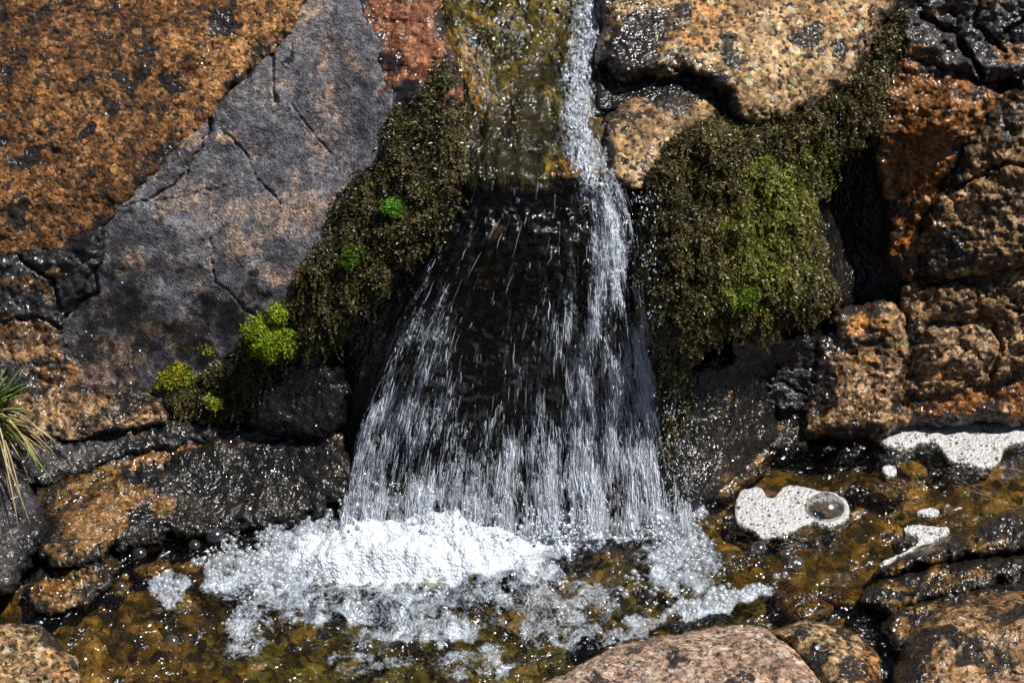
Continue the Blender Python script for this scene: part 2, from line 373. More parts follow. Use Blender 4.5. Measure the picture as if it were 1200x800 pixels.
M_rust = rock_mat('rusty_wet_granite', (.05,.018,.005), (.24,.09,.018), (.48,.25,.10), (.42,.13,.015), black=.58, black_scale=36, grain=220, wet=.75, speck=.85, bump=.004, wet_bump=.0026)
M_brown = rock_mat('brown_granite', (.06,.032,.012), (.27,.15,.065), (.55,.36,.21), (.44,.18,.04), black=.52, black_scale=30, grain=230, wet=.48, speck=.9, bump=.0045)
M_black = rock_mat('black_wet_rock', (.006,.006,.006), (.014,.012,.010), (.055,.042,.028), (.30,.155,.05), black=.3, grain=260, wet=.95, speck=.7, bump=.004, wet_bump=.0034)
M_dgrey = rock_mat('dark_grey_rock', (.018,.018,.020), (.055,.052,.056), (.15,.13,.12), (.32,.16,.055), black=.42, grain=300, wet=.6, speck=.6, bump=.004, wet_bump=.0026)
M_pink = rock_mat('pink_granite', (.09,.055,.036), (.27,.175,.12), (.54,.42,.33), (.13,.12,.12), black=.46, black_scale=36, grain=280, wet=.22, speck=.8, bump=.0028)
M_fallrock = rock_mat('algae_dark_rock', (.006,.005,.002), (.018,.013,.005), (.06,.042,.012), (.20,.12,.03), black=.2, grain=240, wet=.6, speck=.6, blackcol=(.006,.006,.005))
M_olive = rock_mat('olive_stream_rock', (.018,.016,.004), (.088,.074,.015), (.25,.195,.055), (.36,.19,.05), black=.42, black_scale=26, grain=190, wet=.5, speck=.7, bump=.004, blackcol=(.012,.010,.005))
M_bed = rock_mat('stream_bed_gravel', (.018,.012,.003), (.13,.080,.020), (.46,.29,.10), (.12,.115,.018), black=.48, black_scale=16, grain=75, wet=.1, speck=.9, bump=.006)
M_moss = leaf_mat('wet_moss_leaves', rough=.36, trans=.2, spec=.45, coat=.12)
M_cush = leaf_mat('bright_moss_leaves', rough=.5, trans=.35, spec=.3)
M_grass = leaf_mat('grass_blades', rough=.5, trans=.3, spec=.4)
M_mossbase = rock_mat('moss_soil', (.006,.006,.003), (.018,.016,.006), (.045,.038,.012), (.05,.06,.012), black=.2, grain=300, wet=.4, speck=.5)
M_pool = water_mat('pool_water', tint=(.66,.60,.40), rip=26, dist=.0155, foam_scale=40, fine=260, frough=.085, fr_=(.2, 1.35))
M_stream = water_mat('running_water', tint=(.84,.78,.52), rip=9, dist=.0085, stretch=(1.5, .9, 1), uvflow=True, foam_scale=26, frough=.1, frs=1.1)
M_fall = water_mat('falling_water', tint=(.55,.53,.50), rip=7, dist=.0055, stretch=(4.2, .36, 1), uvflow=True, foam_scale=15, frough=.1, foamcol=(.66,.72,.80), frs=1.2, fr_=(.12, 1.25))
M_foam = foam_mat('white_foam', hs=300, col=(.66, .70, .76))
M_raft = foam_mat('foam_raft_skin', hole=.95, hs=270, col=(.52, .505, .50))
M_drop = drop_mat('water_drops', 1., varied=True)
M_bub = drop_mat('bubble_skin', .16)
M_bigbub = drop_mat('clear_bubble_skin', .015, glr=.16, pw_=1.15)

# ------------------------------------------------------------ ground
POOL = [(-500,700),(-60,690),(20,700),(60,650),(130,640),(250,612),(330,600),(400,600),(560,610),(700,612),(790,575),(860,520),(920,490),(1000,500),(1060,492),(1240,492),(1700,492),(1700,1200),(-500,1200)]
def bedw(x, y):
    W = amb(x, y) - .020 - .02 * np.exp(-((x - 1000) / 50) ** 2 - ((y - 260) / 90) ** 2)
    s = sdist(x, y, POOL)
    k = sstep(-25, 45, s)
    dp = .030 + .022 * f2(x, y, 120, 3, 40) + .02 * blobs(x, y, [(500, 720, 260, 110, 1.), (1010, 560, 120, 40, .8, 20)], 20)
    dp = np.maximum(dp, .006)
    W = W * (1 - k) + (wz(x, y) - dp / ST) * k
    W += .012 * f2(x, y, 60, 5, 41) * (1 - .5 * k) + .003 * f2(x, y, 12, 4, 42)
    # pebbly relief
    W += k * .010 * np.clip(f2(x, y, 28, 2, 43), 0, 1)
    return W
x, y, nx, ny = grid(-520, 1720, -420, 1120, 4)
q = quads(nx, ny); W = bedw(x, y)
s = sdist(x, y, POOL)
m = np.stack([blobs(x, y, [(700, 720, 220, 50, .8, -10), (900, 710, 120, 28, .9, -8), (500, 770, 320, 60, .9), (380, 730, 120, 40, .7)], 20), np.full_like(x, -.9), blobs(x, y, [(960, 540, 60, 30, 1., 20), (200, 720, 130, 60, .35)], 16)], 1)  # first dark patch paints the upright boulder's shadow on the pool bed
inpool = s > -12
V = P3(x, y, W)
# stretch the far margins out so that the bank goes on beyond the frame
cq = inpool[q].all(1)
Vb, qb, mb = compact(V, q[cq], m); tag(mesh_obj('stream_bed', Vb, qb, M_bed, {'msk': mb}), 'golden brown gravel bed under the pool', None, None, 'structure')
m2 = np.stack([blobs(x, y, [(60, 520, 120, 14, .5)]), np.full_like(x, .4), np.zeros_like(x)], 1)
Vb, qb, mb = compact(V, q[~cq], m2); tag(mesh_obj('bedrock', Vb, qb, M_black, {'msk': mb}), 'dark wet bedrock behind the stones', None, None, 'structure')
# the rock the water falls over, and the bed of the upper stream
def fallw(x, y):
    lip = .012 * np.exp(-((y - 205) / 22) ** 2)
    rel = f2(x * 1.0, y * .35, 40, 4, 50)
    return amb(x, y) - .018 + lip + .014 * rel + .016 * f2(x, y, 36, 3, 52) * (1 - sstep(170, 230, y)) + .006 * f2(x, y, 14, 4, 51)
def add_sheet(name, poly, wf, mat, step, att=None, jag=8, seed=60, side=.06, uv=None, closed=True):
    p = np.array(poly, float); x, y, nx, ny = grid(p[:, 0].min() - 6, p[:, 0].max() + 6, p[:, 1].min() - 6, p[:, 1].max() + 6, step)
    sd = sdist(x, y, poly) + f2(x, y, 24, 3, seed) * jag
    W = wf(x, y, sd); W = np.where(sd < 0, W - side * sstep(0, 8, -sd), W)
    q = quads(nx, ny, sd > 0); V = P3(x, y, W)
    at = {'msk': att(x, y, sd) if att else np.zeros((len(x), 3))}
    if uv: at['flow'] = uv(x, y)
    ks = list(at); r = compact(V, q, *[at[k] for k in ks]); V, q = r[:2]
    F = [q]
    if closed:
        V, t3 = close_back(V, q, .05); F.append(t3); at = {k: np.vstack([a, a[:1]]) for k, a in zip(ks, r[2:])}
    else: at = {k: a for k, a in zip(ks, r[2:])}
    return mesh_obj(name, V, F, mat, at)
o = add_sheet('rock_face', [(535,196),(620,200),(740,196),(775,300),(800,430),(825,560),(800,625),(600,645),(385,620),(380,560),(425,420),(480,330),(525,260)],
              lambda x, y, s: fallw(x, y), M_fallrock, 2, lambda x, y, s: np.stack([blobs(x, y, [(565, 330, 10, 90, .8, 12), (690, 390, 20, 50, .6), (850, 560, 40, 30, .6)], 8), np.full_like(x, -.9), np.zeros_like(x)], 1))
o.name = 'rock'; tag(o, 'dark algae stained rock face directly behind the falling water', 'rock')
o = add_sheet('channel_rock', [(500,-60),(750,-60),(730,20),(705,60),(712,130),(728,190),(735,224),(640,228),(545,226),(540,160),(545,100),(515,50)],
              lambda x, y, s: fallw(x, y) + .004, M_olive, 2, lambda x, y, s: np.stack([blobs(x, y, [(552, 85, 14, 60, .8, -18), (668, 196, 30, 16, .9), (560, 25, 30, 30, .4)], 16), np.full_like(x, -.9), blobs(x, y, [(655, 85, 44, 22, 1.2), (585, 185, 60, 44, 1.6), (615, 150, 40, 60, 1.2), (700, 215, 40, 14, 1.3), (620, 225, 90, 16, 1.8)], 16)], 1))
o.name = 'rock'; tag(o, 'olive brown rock floor of the stream channel above the fall', 'rock')

# ------------------------------------------------------------ stones, left bank
G = 'stones of the stream bank'
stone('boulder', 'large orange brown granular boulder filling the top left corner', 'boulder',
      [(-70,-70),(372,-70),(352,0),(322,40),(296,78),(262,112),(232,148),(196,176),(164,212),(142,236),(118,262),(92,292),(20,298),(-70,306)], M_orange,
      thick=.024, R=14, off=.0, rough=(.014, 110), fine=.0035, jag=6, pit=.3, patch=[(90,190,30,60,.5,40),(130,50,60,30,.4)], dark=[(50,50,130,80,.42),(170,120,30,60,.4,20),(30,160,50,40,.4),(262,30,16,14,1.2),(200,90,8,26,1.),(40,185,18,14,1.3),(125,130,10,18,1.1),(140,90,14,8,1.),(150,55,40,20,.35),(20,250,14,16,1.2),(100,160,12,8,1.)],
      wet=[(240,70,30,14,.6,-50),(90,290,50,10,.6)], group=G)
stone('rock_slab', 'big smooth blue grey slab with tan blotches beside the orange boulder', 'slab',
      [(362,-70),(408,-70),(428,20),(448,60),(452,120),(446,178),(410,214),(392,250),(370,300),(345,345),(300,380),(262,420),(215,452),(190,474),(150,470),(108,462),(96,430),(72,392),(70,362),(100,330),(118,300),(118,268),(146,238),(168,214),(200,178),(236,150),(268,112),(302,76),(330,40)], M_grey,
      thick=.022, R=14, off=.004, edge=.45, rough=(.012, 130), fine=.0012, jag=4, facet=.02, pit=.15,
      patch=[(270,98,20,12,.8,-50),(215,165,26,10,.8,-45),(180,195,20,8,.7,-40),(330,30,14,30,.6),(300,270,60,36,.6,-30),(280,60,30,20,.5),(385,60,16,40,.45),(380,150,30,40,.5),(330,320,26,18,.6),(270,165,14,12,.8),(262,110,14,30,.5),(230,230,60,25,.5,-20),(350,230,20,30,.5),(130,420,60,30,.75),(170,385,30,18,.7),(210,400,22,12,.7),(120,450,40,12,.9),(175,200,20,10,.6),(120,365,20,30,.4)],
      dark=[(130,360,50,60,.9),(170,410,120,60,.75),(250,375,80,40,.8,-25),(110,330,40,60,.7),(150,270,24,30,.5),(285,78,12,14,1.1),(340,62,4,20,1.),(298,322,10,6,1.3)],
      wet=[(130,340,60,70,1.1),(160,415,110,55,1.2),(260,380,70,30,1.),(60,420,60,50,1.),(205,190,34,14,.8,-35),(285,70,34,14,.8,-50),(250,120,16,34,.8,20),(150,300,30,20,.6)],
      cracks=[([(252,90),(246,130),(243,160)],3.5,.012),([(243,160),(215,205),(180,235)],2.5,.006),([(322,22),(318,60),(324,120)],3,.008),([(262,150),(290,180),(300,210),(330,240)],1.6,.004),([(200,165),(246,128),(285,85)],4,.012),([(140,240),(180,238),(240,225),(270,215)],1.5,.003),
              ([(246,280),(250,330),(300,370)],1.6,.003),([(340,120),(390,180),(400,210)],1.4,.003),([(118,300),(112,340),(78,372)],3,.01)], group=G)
stone('rock', 'dark brown wet block below the orange boulder at the left edge', 'rock',
      [(-70,306),(20,300),(92,290),(116,272),(116,300),(96,332),(68,360),(68,392),(92,430),(102,460),(40,462),(-70,462)], M_dgrey,
      thick=.028, R=20, rough=(.016, 60), fine=.003, patch=[(30,400,60,30,.8),(70,440,40,16,.8),(60,330,16,20,.6),(20,330,30,12,.6)], wet=[(40,320,80,30,.8),(60,450,60,20,.6)], wet0=.1, cracks=[([(20,300),(60,330),(70,362)],3,.01),([(-20,380),(40,370),(70,385)],2.5,.008)], group=G)
stone('rock', 'reddish brown rock between the grey slab and the top of the stream', 'rock',
      [(404,-70),(508,-70),(500,-20),(512,40),(532,80),(535,112),(500,135),(470,130),(448,118),(446,62),(425,22)], M_red,
      thick=.025, R=20, rough=(.012, 60), fine=.003, patch=[(440,60,18,30,.9),(470,110,25,20,.7)], dark=[(450,75,20,30,.9),(500,110,30,16,.9),(470,130,40,16,1.)], wet=[(450,60,20,40,.9),(490,100,40,30,.8)], group=G)
stone('ledge', 'flat grey brown ledge stone resting beside the grass tuft', 'rock',
      [(14,470),(40,460),(100,458),(150,464),(182,478),(190,490),(150,498),(90,506),(40,502),(16,490)], M_brown,
      thick=.028, R=12, off=.008, rough=(.012, 40), fine=.003, patch=[(60,485,40,10,.3)], dark=[(150,480,40,14,.6)], wet0=.15, group=G)
stone('ledge', 'lower dark ledge stone under the flat one beside the grass', 'rock',
      [(20,508),(90,508),(150,500),(210,500),(250,506),(200,520),(140,528),(100,545),(50,560),(10,555),(-20,540)], M_dgrey,
      thick=.022, R=12, off=.0, rough=(.012, 36), fine=.003, patch=[(50,515,30,8,.9),(160,508,30,6,.5)], wet0=.25, group=G)
stone('rock', 'narrow golden brown wet sill that the trickle runs over below the moss', 'rock',
      [(120,545),(170,524),(240,512),(300,506),(380,505),(395,520),(330,522),(260,530),(210,545),(150,566),(118,575),(90,590),(60,600),(50,575)], M_gold,
      thick=.016, R=14, off=.0, rough=(.006, 50), fine=.0015, patch=[(200,530,140,14,.6,-12)], wet0=.4, group=G)
stone('rock', 'glittering black wet mound with a tan and orange left end beside the pool', 'rock',
      [(62,612),(84,590),(130,570),(160,558),(210,540),(260,522),(330,514),(385,522),(402,545),(395,572),(372,592),(330,604),(300,606),(250,614),(200,620),(170,634),(120,648),(70,655),(52,640)], M_black,
      thick=.032, R=30, off=.0, rough=(.016, 70), fine=.0022, jag=9, pit=.3, patch=[(105,605,50,40,1.1),(140,570,40,22,.9),(190,595,16,22,1.),(90,640,40,16,.8)], wet0=.2, group=G)
stone('rock', 'dark rock at the left frame edge under the hanging grass blades', 'rock',
      [(-70,560),(0,558),(30,570),(46,590),(50,620),(30,650),(10,690),(-70,700)], M_dgrey, thick=.04, R=26, off=.0, rough=(.014, 50), fine=.0012, wet0=.2, group=G)
stone('rock', 'rounded smooth black knob with water gliding over it below the green cushion', 'rock',
      [(292,478),(302,452),(330,430),(362,424),(392,436),(404,462),(396,494),(362,508),(318,506),(294,496)], M_black, thick=.05, R=34, off=-.01, rough=(.006, 60), fine=.0012, wet0=.3, patch=[(335,440,24,10,.35)], group=G)
stone('rock', 'coarse tan stone breaking the water in the bottom left corner', 'rock',
      [(-70,745),(10,738),(40,740),(62,760),(84,780),(88,870),(-70,870)], M_tan, thick=.035, R=24, off=-.008, rough=(.014, 30), fine=.005, wet0=.15, patch=[(70,780,14,20,.9)], group=G)
stone('rock', 'low brown wet stone ringed by water left of the pool', 'rock',
      [(30,690),(46,664),(90,655),(130,650),(150,662),(130,685),(100,705),(60,720),(34,712)], M_gold, thick=.016, R=24, off=-.008, rough=(.014, 26), fine=.0024, grow=3, wet0=.2, patch=[(60,690,20,16,.8)], group=G)
# right bank, top to bottom
stone('boulder', 'broad tan granite boulder at the top between stream and dark moss', 'boulder',
      [(722,-70),(1070,-70),(1052,0),(1028,30),(1008,62),(1004,96),(960,122),(905,140),(872,134),(862,104),(830,84),(780,80),(735,84),(705,66),(712,20)], M_tan,
      thick=.05, R=30, off=-.01, rough=(.012, 80), fine=.004, jag=6, patch=[(830,25,60,30,.7),(960,20,60,14,.5)], dark=[(945,40,20,20,.8),(985,55,14,16,.9),(770,30,40,24,.7),(735,60,40,30,1.1),(860,60,16,26,.7)], wet=[(735,40,50,60,.9),(800,80,60,14,.8)],
      cracks=[([(1060,-30),(1020,15),(1010,60)],3,.008)], group=G)
stone('rock', 'pale yellowish wet stone beside the lip of the fall under the dark band', 'rock',
      [(712,142),(740,124),(790,122),(835,128),(842,160),(822,180),(795,200),(750,212),(728,206),(716,176)], M_tan, thick=.022, R=22, off=-.012, rough=(.008, 50), fine=.004, wet0=.15, patch=[(735,160,18,40,.4)], dark=[(735,150,16,20,.6)], group=G)
stone('rock', 'black stone standing in for the shadow band beneath the broad tan boulder', 'rock',
      [(735,82),(800,78),(860,84),(884,120),(860,136),(800,130),(750,128),(712,120),(708,95)], M_black, thick=.012, R=14, off=-.012, rough=(.006, 40), fine=.0012, wet0=.3, group=G)  # black strip paints the shadow cast by the tan boulder's lower edge
stone('boulder', 'dark glossy fractured rock in the top right corner', 'boulder',
      [(1062,-70),(1270,-70),(1270,100),(1210,100),(1180,84),(1150,98),(1115,86),(1080,70),(1050,44),(1056,10)], M_dgrey,
      thick=.036, R=26, off=-.008, rough=(.024, 60), fine=.0022, facet=.03, patch=[(1080,70,40,20,.9),(1190,60,30,20,.7),(1110,10,30,16,.6),(1170,-10,40,20,.6)], wet0=.4, cracks=[([(1080,20),(1120,40),(1150,90)],5,.02),([(1150,-20),(1140,30),(1180,60)],4,.015),([(1200,20),(1170,50)],4,.015)], group=G)
stone('boulder', 'rust orange wet rock catching the sun right of the dark hollow', 'boulder',
      [(1022,150),(1040,90),(1060,62),(1100,84),(1150,100),(1176,112),(1150,150),(1120,190),(1096,232),(1080,270),(1078,310),(1064,322),(1046,300),(1048,250),(1034,200)], M_rust,
      thick=.026, R=26, off=-.003, rough=(.018, 60), fine=.004, pit=.5, patch=[(1080,190,40,50,.8),(1060,260,20,50,.6)], wet0=.1, dark=[(1070,60,30,20,.6),(1060,230,14,20,.6)], bumps=[(1110,130,20,40,.02,40)], group=G)
stone('boulder', 'brown sunlit block leaning at the right edge above the horizontal crack', 'boulder',
      [(1200,96),(1270,90),(1270,300),(1190,306),(1130,322),(1090,330),(1074,300),(1086,262),(1112,222),(1136,176),(1168,134)], M_brown,
      thick=.048, R=30, off=-.01, rough=(.018, 60), fine=.004, patch=[(1140,230,30,16,.4)], dark=[(1110,295,30,30,1.),(1190,150,20,40,.7),(1180,240,30,18,.5)], wet=[(1110,290,40,40,.5)], cracks=[([(1110,225),(1180,190),(1260,200)],3.5,.012)], group=G)
stone('boulder', 'tan brown rounded block between the two horizontal cracks at the right edge', 'boulder',
      [(1066,340),(1104,330),(1160,320),(1270,308),(1270,428),(1210,432),(1170,442),(1130,452),(1064,458),(1062,400)], M_brown,
      thick=.032, R=22, off=-.008, rough=(.018, 60), fine=.004, jag=6, patch=[(1120,440,50,10,.8)], dark=[(1150,330,40,14,1.1),(1110,390,30,8,.6)], cracks=[([(1110,380),(1160,372),(1175,400),(1165,440)],3,.01),([(1180,360),(1230,380)],3,.008)],
      bumps=[(1110,420,34,26,.01,0),(1130,355,30,16,.01,0)], group=G)
stone('boulder', 'rusty brown low block meeting the white foam raft at the right edge', 'boulder',
      [(1062,466),(1120,456),(1172,446),(1212,436),(1270,432),(1270,492),(1160,488),(1060,488)], M_rust,
      thick=.025, R=24, off=-.008, rough=(.010, 50), fine=.004, jag=5, patch=[(1120,480,50,20,.5)], dark=[(1150,480,20,10,.8),(1090,470,20,10,.8)], group=G)
stone('boulder', 'upright orange and black boulder standing in the pool under the dark hollow', 'boulder',
      [(962,404),(986,370),(1030,358),(1058,372),(1064,410),(1056,450),(1056,490),(1040,500),(990,506),(948,502),(944,480),(954,440)], M_brown,
      thick=.046, R=30, off=-.01, rough=(.014, 40), fine=.0022, patch=[(1020,375,40,14,.9),(1010,470,40,20,.4),(1015,420,20,20,.6)], dark=[(962,440,18,60,1.1),(1030,395,14,14,1.),(985,402,16,20,.8)], wet=[(970,430,30,90,.8),(1010,480,40,30,.7)], group=G)  # dark left side: wet black streak plus painted shade away from the sun
stone('rock', 'angular slate blue stone tucked under the overhanging moss', 'rock',
      [(866,410),(900,398),(946,402),(950,440),(948,470),(915,476),(890,462),(872,440)], M_dgrey, thick=.03, R=10, off=.0, rough=(.018, 30), fine=.0012, facet=.02, wet0=.3, patch=[(925,430,10,8,.6)], cracks=[([(880,440),(915,450),(945,462)],2.5,.01),([(905,405),(915,450)],2,.006)], group=G)
stone('rock', 'small dark stone just below the angular slate blue one', 'rock',
      [(898,472),(946,474),(950,500),(940,520),(905,520),(890,500)], M_black, thick=.02, R=12, off=-.005, rough=(.01, 30), fine=.0012, patch=[(910,500,10,8,.8)], wet0=.3, group=G)
stone('rock', 'dark olive wet mound glittering right of the foot of the waterfall', 'rock',
      [(800,452),(835,428),(866,424),(892,446),(910,480),(905,512),(880,540),(850,566),(815,592),(788,590),(778,540),(786,490)], M_black,
      thick=.045, R=44, off=-.012, rough=(.010, 50), fine=.0022, pit=.3, wet0=.25, bumps=[(850,490,34,46,.022,0)], patch=[(880,545,14,14,.9),(868,560,16,20,.7),(850,480,24,26,.35)], group=G)
stone('rock', 'golden submerged stone breaking the pool between mound and boulder', 'rock',
      [(860,520),(886,508),(900,530),(880,560),(850,580),(835,574),(846,548)], M_gold, thick=.014, R=16, off=-.004, rough=(.008, 24), fine=.0024, wet0=.2, group=G)
# foreground stones
pw = lambda x, y: wz(x, y)
stone('boulder', 'pink granite boulder dry and sunlit at the bottom centre', 'boulder',
      [(610,870),(624,808),(668,788),(712,766),(770,748),(840,736),(890,736),(920,748),(944,772),(962,800),(975,870)], M_pink, base=pw,
      thick=.052, R=52, off=-.005, rough=(.012, 90), fine=.002, jag=3, grow=4, edge=.2, patch=[(760,790,40,20,.4)], dark=[(740,762,12,8,.9),(790,766,20,12,.9),(880,790,14,12,1.),(850,800,30,8,.6),(700,790,14,6,.9)], group=G)
stone('boulder', 'smaller tan and black speckled boulder touching the pink one', 'boulder',
      [(896,740),(930,732),(970,732),(1006,746),(1026,772),(1036,810),(1038,870),(972,870),(966,806),(940,768)], M_tan, base=pw,
      thick=.055, R=40, off=-.008, rough=(.012, 50), fine=.0035, jag=4, grow=4, edge=.5, dark=[(950,770,20,16,1.1),(1000,780,16,20,.9),(925,745,12,5,.9),(985,745,10,6,1.)], patch=[(1020,780,14,40,.9)], wet=[(950,760,40,14,.5),(1020,790,14,40,.9)], group=G)
stone('boulder', 'large black mottled boulder in the bottom right corner', 'boulder',
      [(1044,870),(1048,800),(1056,762),(1080,732),(1116,708),(1160,696),(1270,690),(1270,870)], M_brown, base=pw,
      thick=.08, R=56, off=-.005, rough=(.016, 70), fine=.004, jag=4, grow=4, edge=.5, dark=[(1060,770,30,50,1.),(1100,745,30,16,.9),(1140,760,20,20,1.),(1190,720,30,14,1.),(1170,780,30,14,.8)], wet=[(1070,770,40,60,.8),(1190,700,40,20,.6)], group=G)  # left flank's dark patch mixes wet stone with painted shade
for lab, pl, mt, th, kw in [
    ('upper black streaked ledge slanting out of the pool at the right edge', [(1030,668),(1062,650),(1110,632),(1160,612),(1210,596),(1270,584),(1270,640),(1200,644),(1140,652),(1080,662),(1044,672)], M_gold, .040, dict(dark=[(1180,620,40,16,1.3),(1100,655,50,8,1.1)])),
    ('middle green and gold layered ledge slanting down to the pool', [(1012,704),(1040,678),(1080,666),(1140,654),(1200,646),(1270,640),(1270,672),(1200,676),(1140,690),(1080,702),(1040,712)], M_gold, .030, dict(dark=[(1130,664,40,7,1.2),(1060,690,40,8,1.1),(1210,660,40,8,.9)])),
    ('lower wet amber ledge just above the black mottled boulder', [(1040,735),(1052,712),(1090,702),(1140,690),(1200,678),(1270,674),(1270,700),(1160,704),(1112,716),(1076,740),(1054,756)], M_gold, .024, dict(dark=[(1070,722,24,8,1.),(1190,690,40,6,.9)]))]:
    stone('ledge', lab, 'rock', pl, mt, thick=th, R=16, off=-.004, rough=(.012, 26), fine=.0026, grow=5, wet0=.2, base=pw, group='layered ledges at the right edge', **kw)
for i, (bx, by, r, mt, lab) in enumerate([(940,708,28,M_gold,'small amber stone under shallow water above the tan speckled boulder'), (988,700,20,M_gold,'small amber stone right of its twin in the shallow outflow'),
        (180,668,15,M_tan,'pale pebble under the water left of the foam'), (176,640,12,M_tan,'light yellow pebble just below the black glittering mound'), (140,690,13,M_gold,'round tan pebble near the left shore'), (700,735,16,M_olive,'olive pebble near the pink boulder tip'),
        (150,620,10,M_gold,'tiny orange pebble at the waterline of the black mound'),(1035,570,22,M_gold,'amber stone glowing under the water between the two foam rafts')]):
    a = np.linspace(0, 2 * np.pi, 11)[:-1]; rr = r * (1 + .25 * np.sin(a * 2 + i) + .12 * np.cos(3 * a + i * 2))
    stone('pebble' if r < 18 else 'rock', lab, 'pebble' if r < 18 else 'rock', list(zip(bx + rr * np.cos(a) * 1.25, by + rr * np.sin(a) * .8)), mt, thick=.02, R=r * .8, off=-.028, rough=(.004, 20), fine=.002, jag=1, grow=0, edge=0, base=pw, wet0=0, side=.03, step=1.5, group='pebbles seen through the water')

# ------------------------------------------------------------ running water
def chan(y):   # left and right rim of the running water at height y
    ys = [-60, 0, 60, 110, 160, 215, 260, 320, 400, 500, 600, 640]
    l = [505, 512, 530, 540, 545, 545, 528, 495, 455, 420, 398, 392]
    r = [745, 735, 712, 708, 715, 738, 755, 766, 782, 803, 816, 818]
    return np.interp(y, ys, l), np.interp(y, ys, r)
def flow(x, y):
    l, r = chan(y); return np.stack([(x - l) / (r - l), y / 200, np.zeros_like(x)], 1)
def streamw(x, y):
    u = flow(x, y)[:, 0]
    return fallw(x, y) * .35 + (amb(x, y) - .018) * .65 + .016 + .007 * fbm(np.stack([u * 9, y / 45, 0 * x], 1), 1., 3) * (1 - .5 * sstep(180, 215, y)) + .006 * np.exp(-((y - 205) / 22) ** 2)
def rush(x, y):  # the white run at the right of the channel
    c = np.interp(y, [-60, 0, 40, 90, 140, 180, 215], [700, 697, 690, 676, 676, 684, 700]); h = np.interp(y, [-60, 0, 60, 140, 215], [32, 30, 21, 22, 30])
    return np.clip(1.2 - np.abs(x - c) / h, 0, 1) * np.clip(.75 + .7 * f2(x, y, 18, 3, 77), .2, 1)
def fallmask(x, y):
    u = flow(x, y)[:, 0]; t = (y - 215) / 400
    cl = np.clip(.5 + 1.7 * fbm(np.stack([u * 15 + .6 * fbm(np.stack([u * 5, y / 60, 0 * x], 1), 1., 2), y / 85, 0 * x], 1), 1., 4), 0, 1) ** 2 * 1.3
    right = np.exp(-((u - (.86 - .10 * t)) / (.09 + .16 * t)) ** 2) * np.interp(y, [205, 240, 330, 600], [.6, .75, .9, .85])
    left = np.exp(-((u - .10) / (.07 + .09 * t)) ** 2) * np.interp(y, [205, 290, 380, 440, 600], [.0, .10, .2, .55, .85])
    bot = sstep(450, 590, y) * .85 * (1 - .5 * np.exp(-((u - .30) / .04) ** 2))
    mid = .22 * np.exp(-((u - .62) / .2) ** 2) * sstep(230, 500, y)
    return np.clip(np.maximum.reduce([right, left, bot, mid]) * (.15 + 1.25 * cl), 0, 1)
def fallsurf(x, y):
    t = sstep(205, 300, y)
    u = flow(x, y)[:, 0]
    return fallw(x, y) + .012 + .012 * t + .010 * fbm(np.stack([u * 8, y / 160, 0 * x], 1), 1., 3) * t + .004 * t * fbm(np.stack([u * 40, y / 60, 0 * x], 1), 1., 2)
def lipk(y): return sstep(190, 262, y)
WATER = [(508,-60),(742,-60),(728,20),(706,60),(710,130),(724,180),(735,214),(752,260),(764,330),(780,400),(802,500),(815,590),(780,625),(600,636),(396,620),(398,600),(420,500),(455,400),(495,320),(528,260),(544,214),(543,160),(540,100),(518,50)]
o = add_sheet('waterfall', WATER,
              lambda x, y, s: (streamw(x, y) + .010 * rush(x, y) * (1 + f2(x, y, 14, 3, 71))) * (1 - lipk(y)) + fallsurf(x, y) * lipk(y), M_stream, 2,
              lambda x, y, s: np.stack([np.maximum(rush(x, y) * 1.0, .22 * blobs(x, y, [(560,80,16,60,1.,-20),(600,30,30,20,.7),(545,180,8,30,1.2)], 8)) * (1 - lipk(y)) + fallmask(x, y) * lipk(y), 0 * x, 0 * x], 1), uv=flow, closed=False, jag=4)
o.data.materials.append(M_fall)
_c = np.empty(len(o.data.polygons) * 3, np.float32); o.data.polygons.foreach_get('center', _c); _c = _c.reshape(-1, 3) + np.array(o.location)
_lipz = P3(np.array([640.]), np.array([222.]), amb(np.array([640.]), np.array([222.])))[0]
_mi = (_c @ VU < _lipz @ VU + .006 * f2(_c[:, 0] * 1000, 0 * _c[:, 0], 14, 3, 72)).astype(np.int32)
o.data.polygons.foreach_set('material_index', _mi); tag(o, None, None, None, 'structure')
# spindles of falling water
def spindles(x, y, w_, ln, wd, ang):
    k = len(x); nr, ns = 5, 3
    rad = np.array([0.05, .8, 1., .6, .05]); tt = np.array([-1, -.5, 0, .5, 1.])
    V = []
    C = P3(x, y, w_)
    dirx = np.sin(ang)[:, None] * VX + (-np.cos(ang))[:, None] * VU
    sdv = np.cos(ang)[:, None] * VX + np.sin(ang)[:, None] * VU
    wig = rng.normal(size=(k, nr)) * .7
    for i in range(nr):
        for j in range(4):
            a = j * math.pi / 2 + .4
            V.append(C + dirx * (tt[i] * ln / 2)[:, None] + sdv * ((math.cos(a) * rad[i] + wig[:, i]) * wd / 2)[:, None] + VD * (math.sin(a) * rad[i] * wd / 2)[:, None])
    V = np.stack(V, 1); F = []
    for i in range(nr - 1):
        for j in range(4): F.append([i * 4 + j, i * 4 + (j + 1) % 4, (i + 1) * 4 + (j + 1) % 4, (i + 1) * 4 + j])
    F.append([0, 3, 2, 1]); F.append([16, 17, 18, 19]); F = np.array(F)
    return V.reshape(-1, 3), (F[None] + (np.arange(k) * 20)[:, None, None]).reshape(-1, 4)
def scatter(n_, bb, dens):
    xs, ys = [], []
    while sum(map(len, xs)) < n_:
        x = rng.uniform(bb[0], bb[2], 20000); y = rng.uniform(bb[1], bb[3], 20000)
        k = rng.uniform(size=20000) < dens(x, y); xs.append(x[k]); ys.append(y[k])
    return np.concatenate(xs)[:n_], np.concatenate(ys)[:n_]
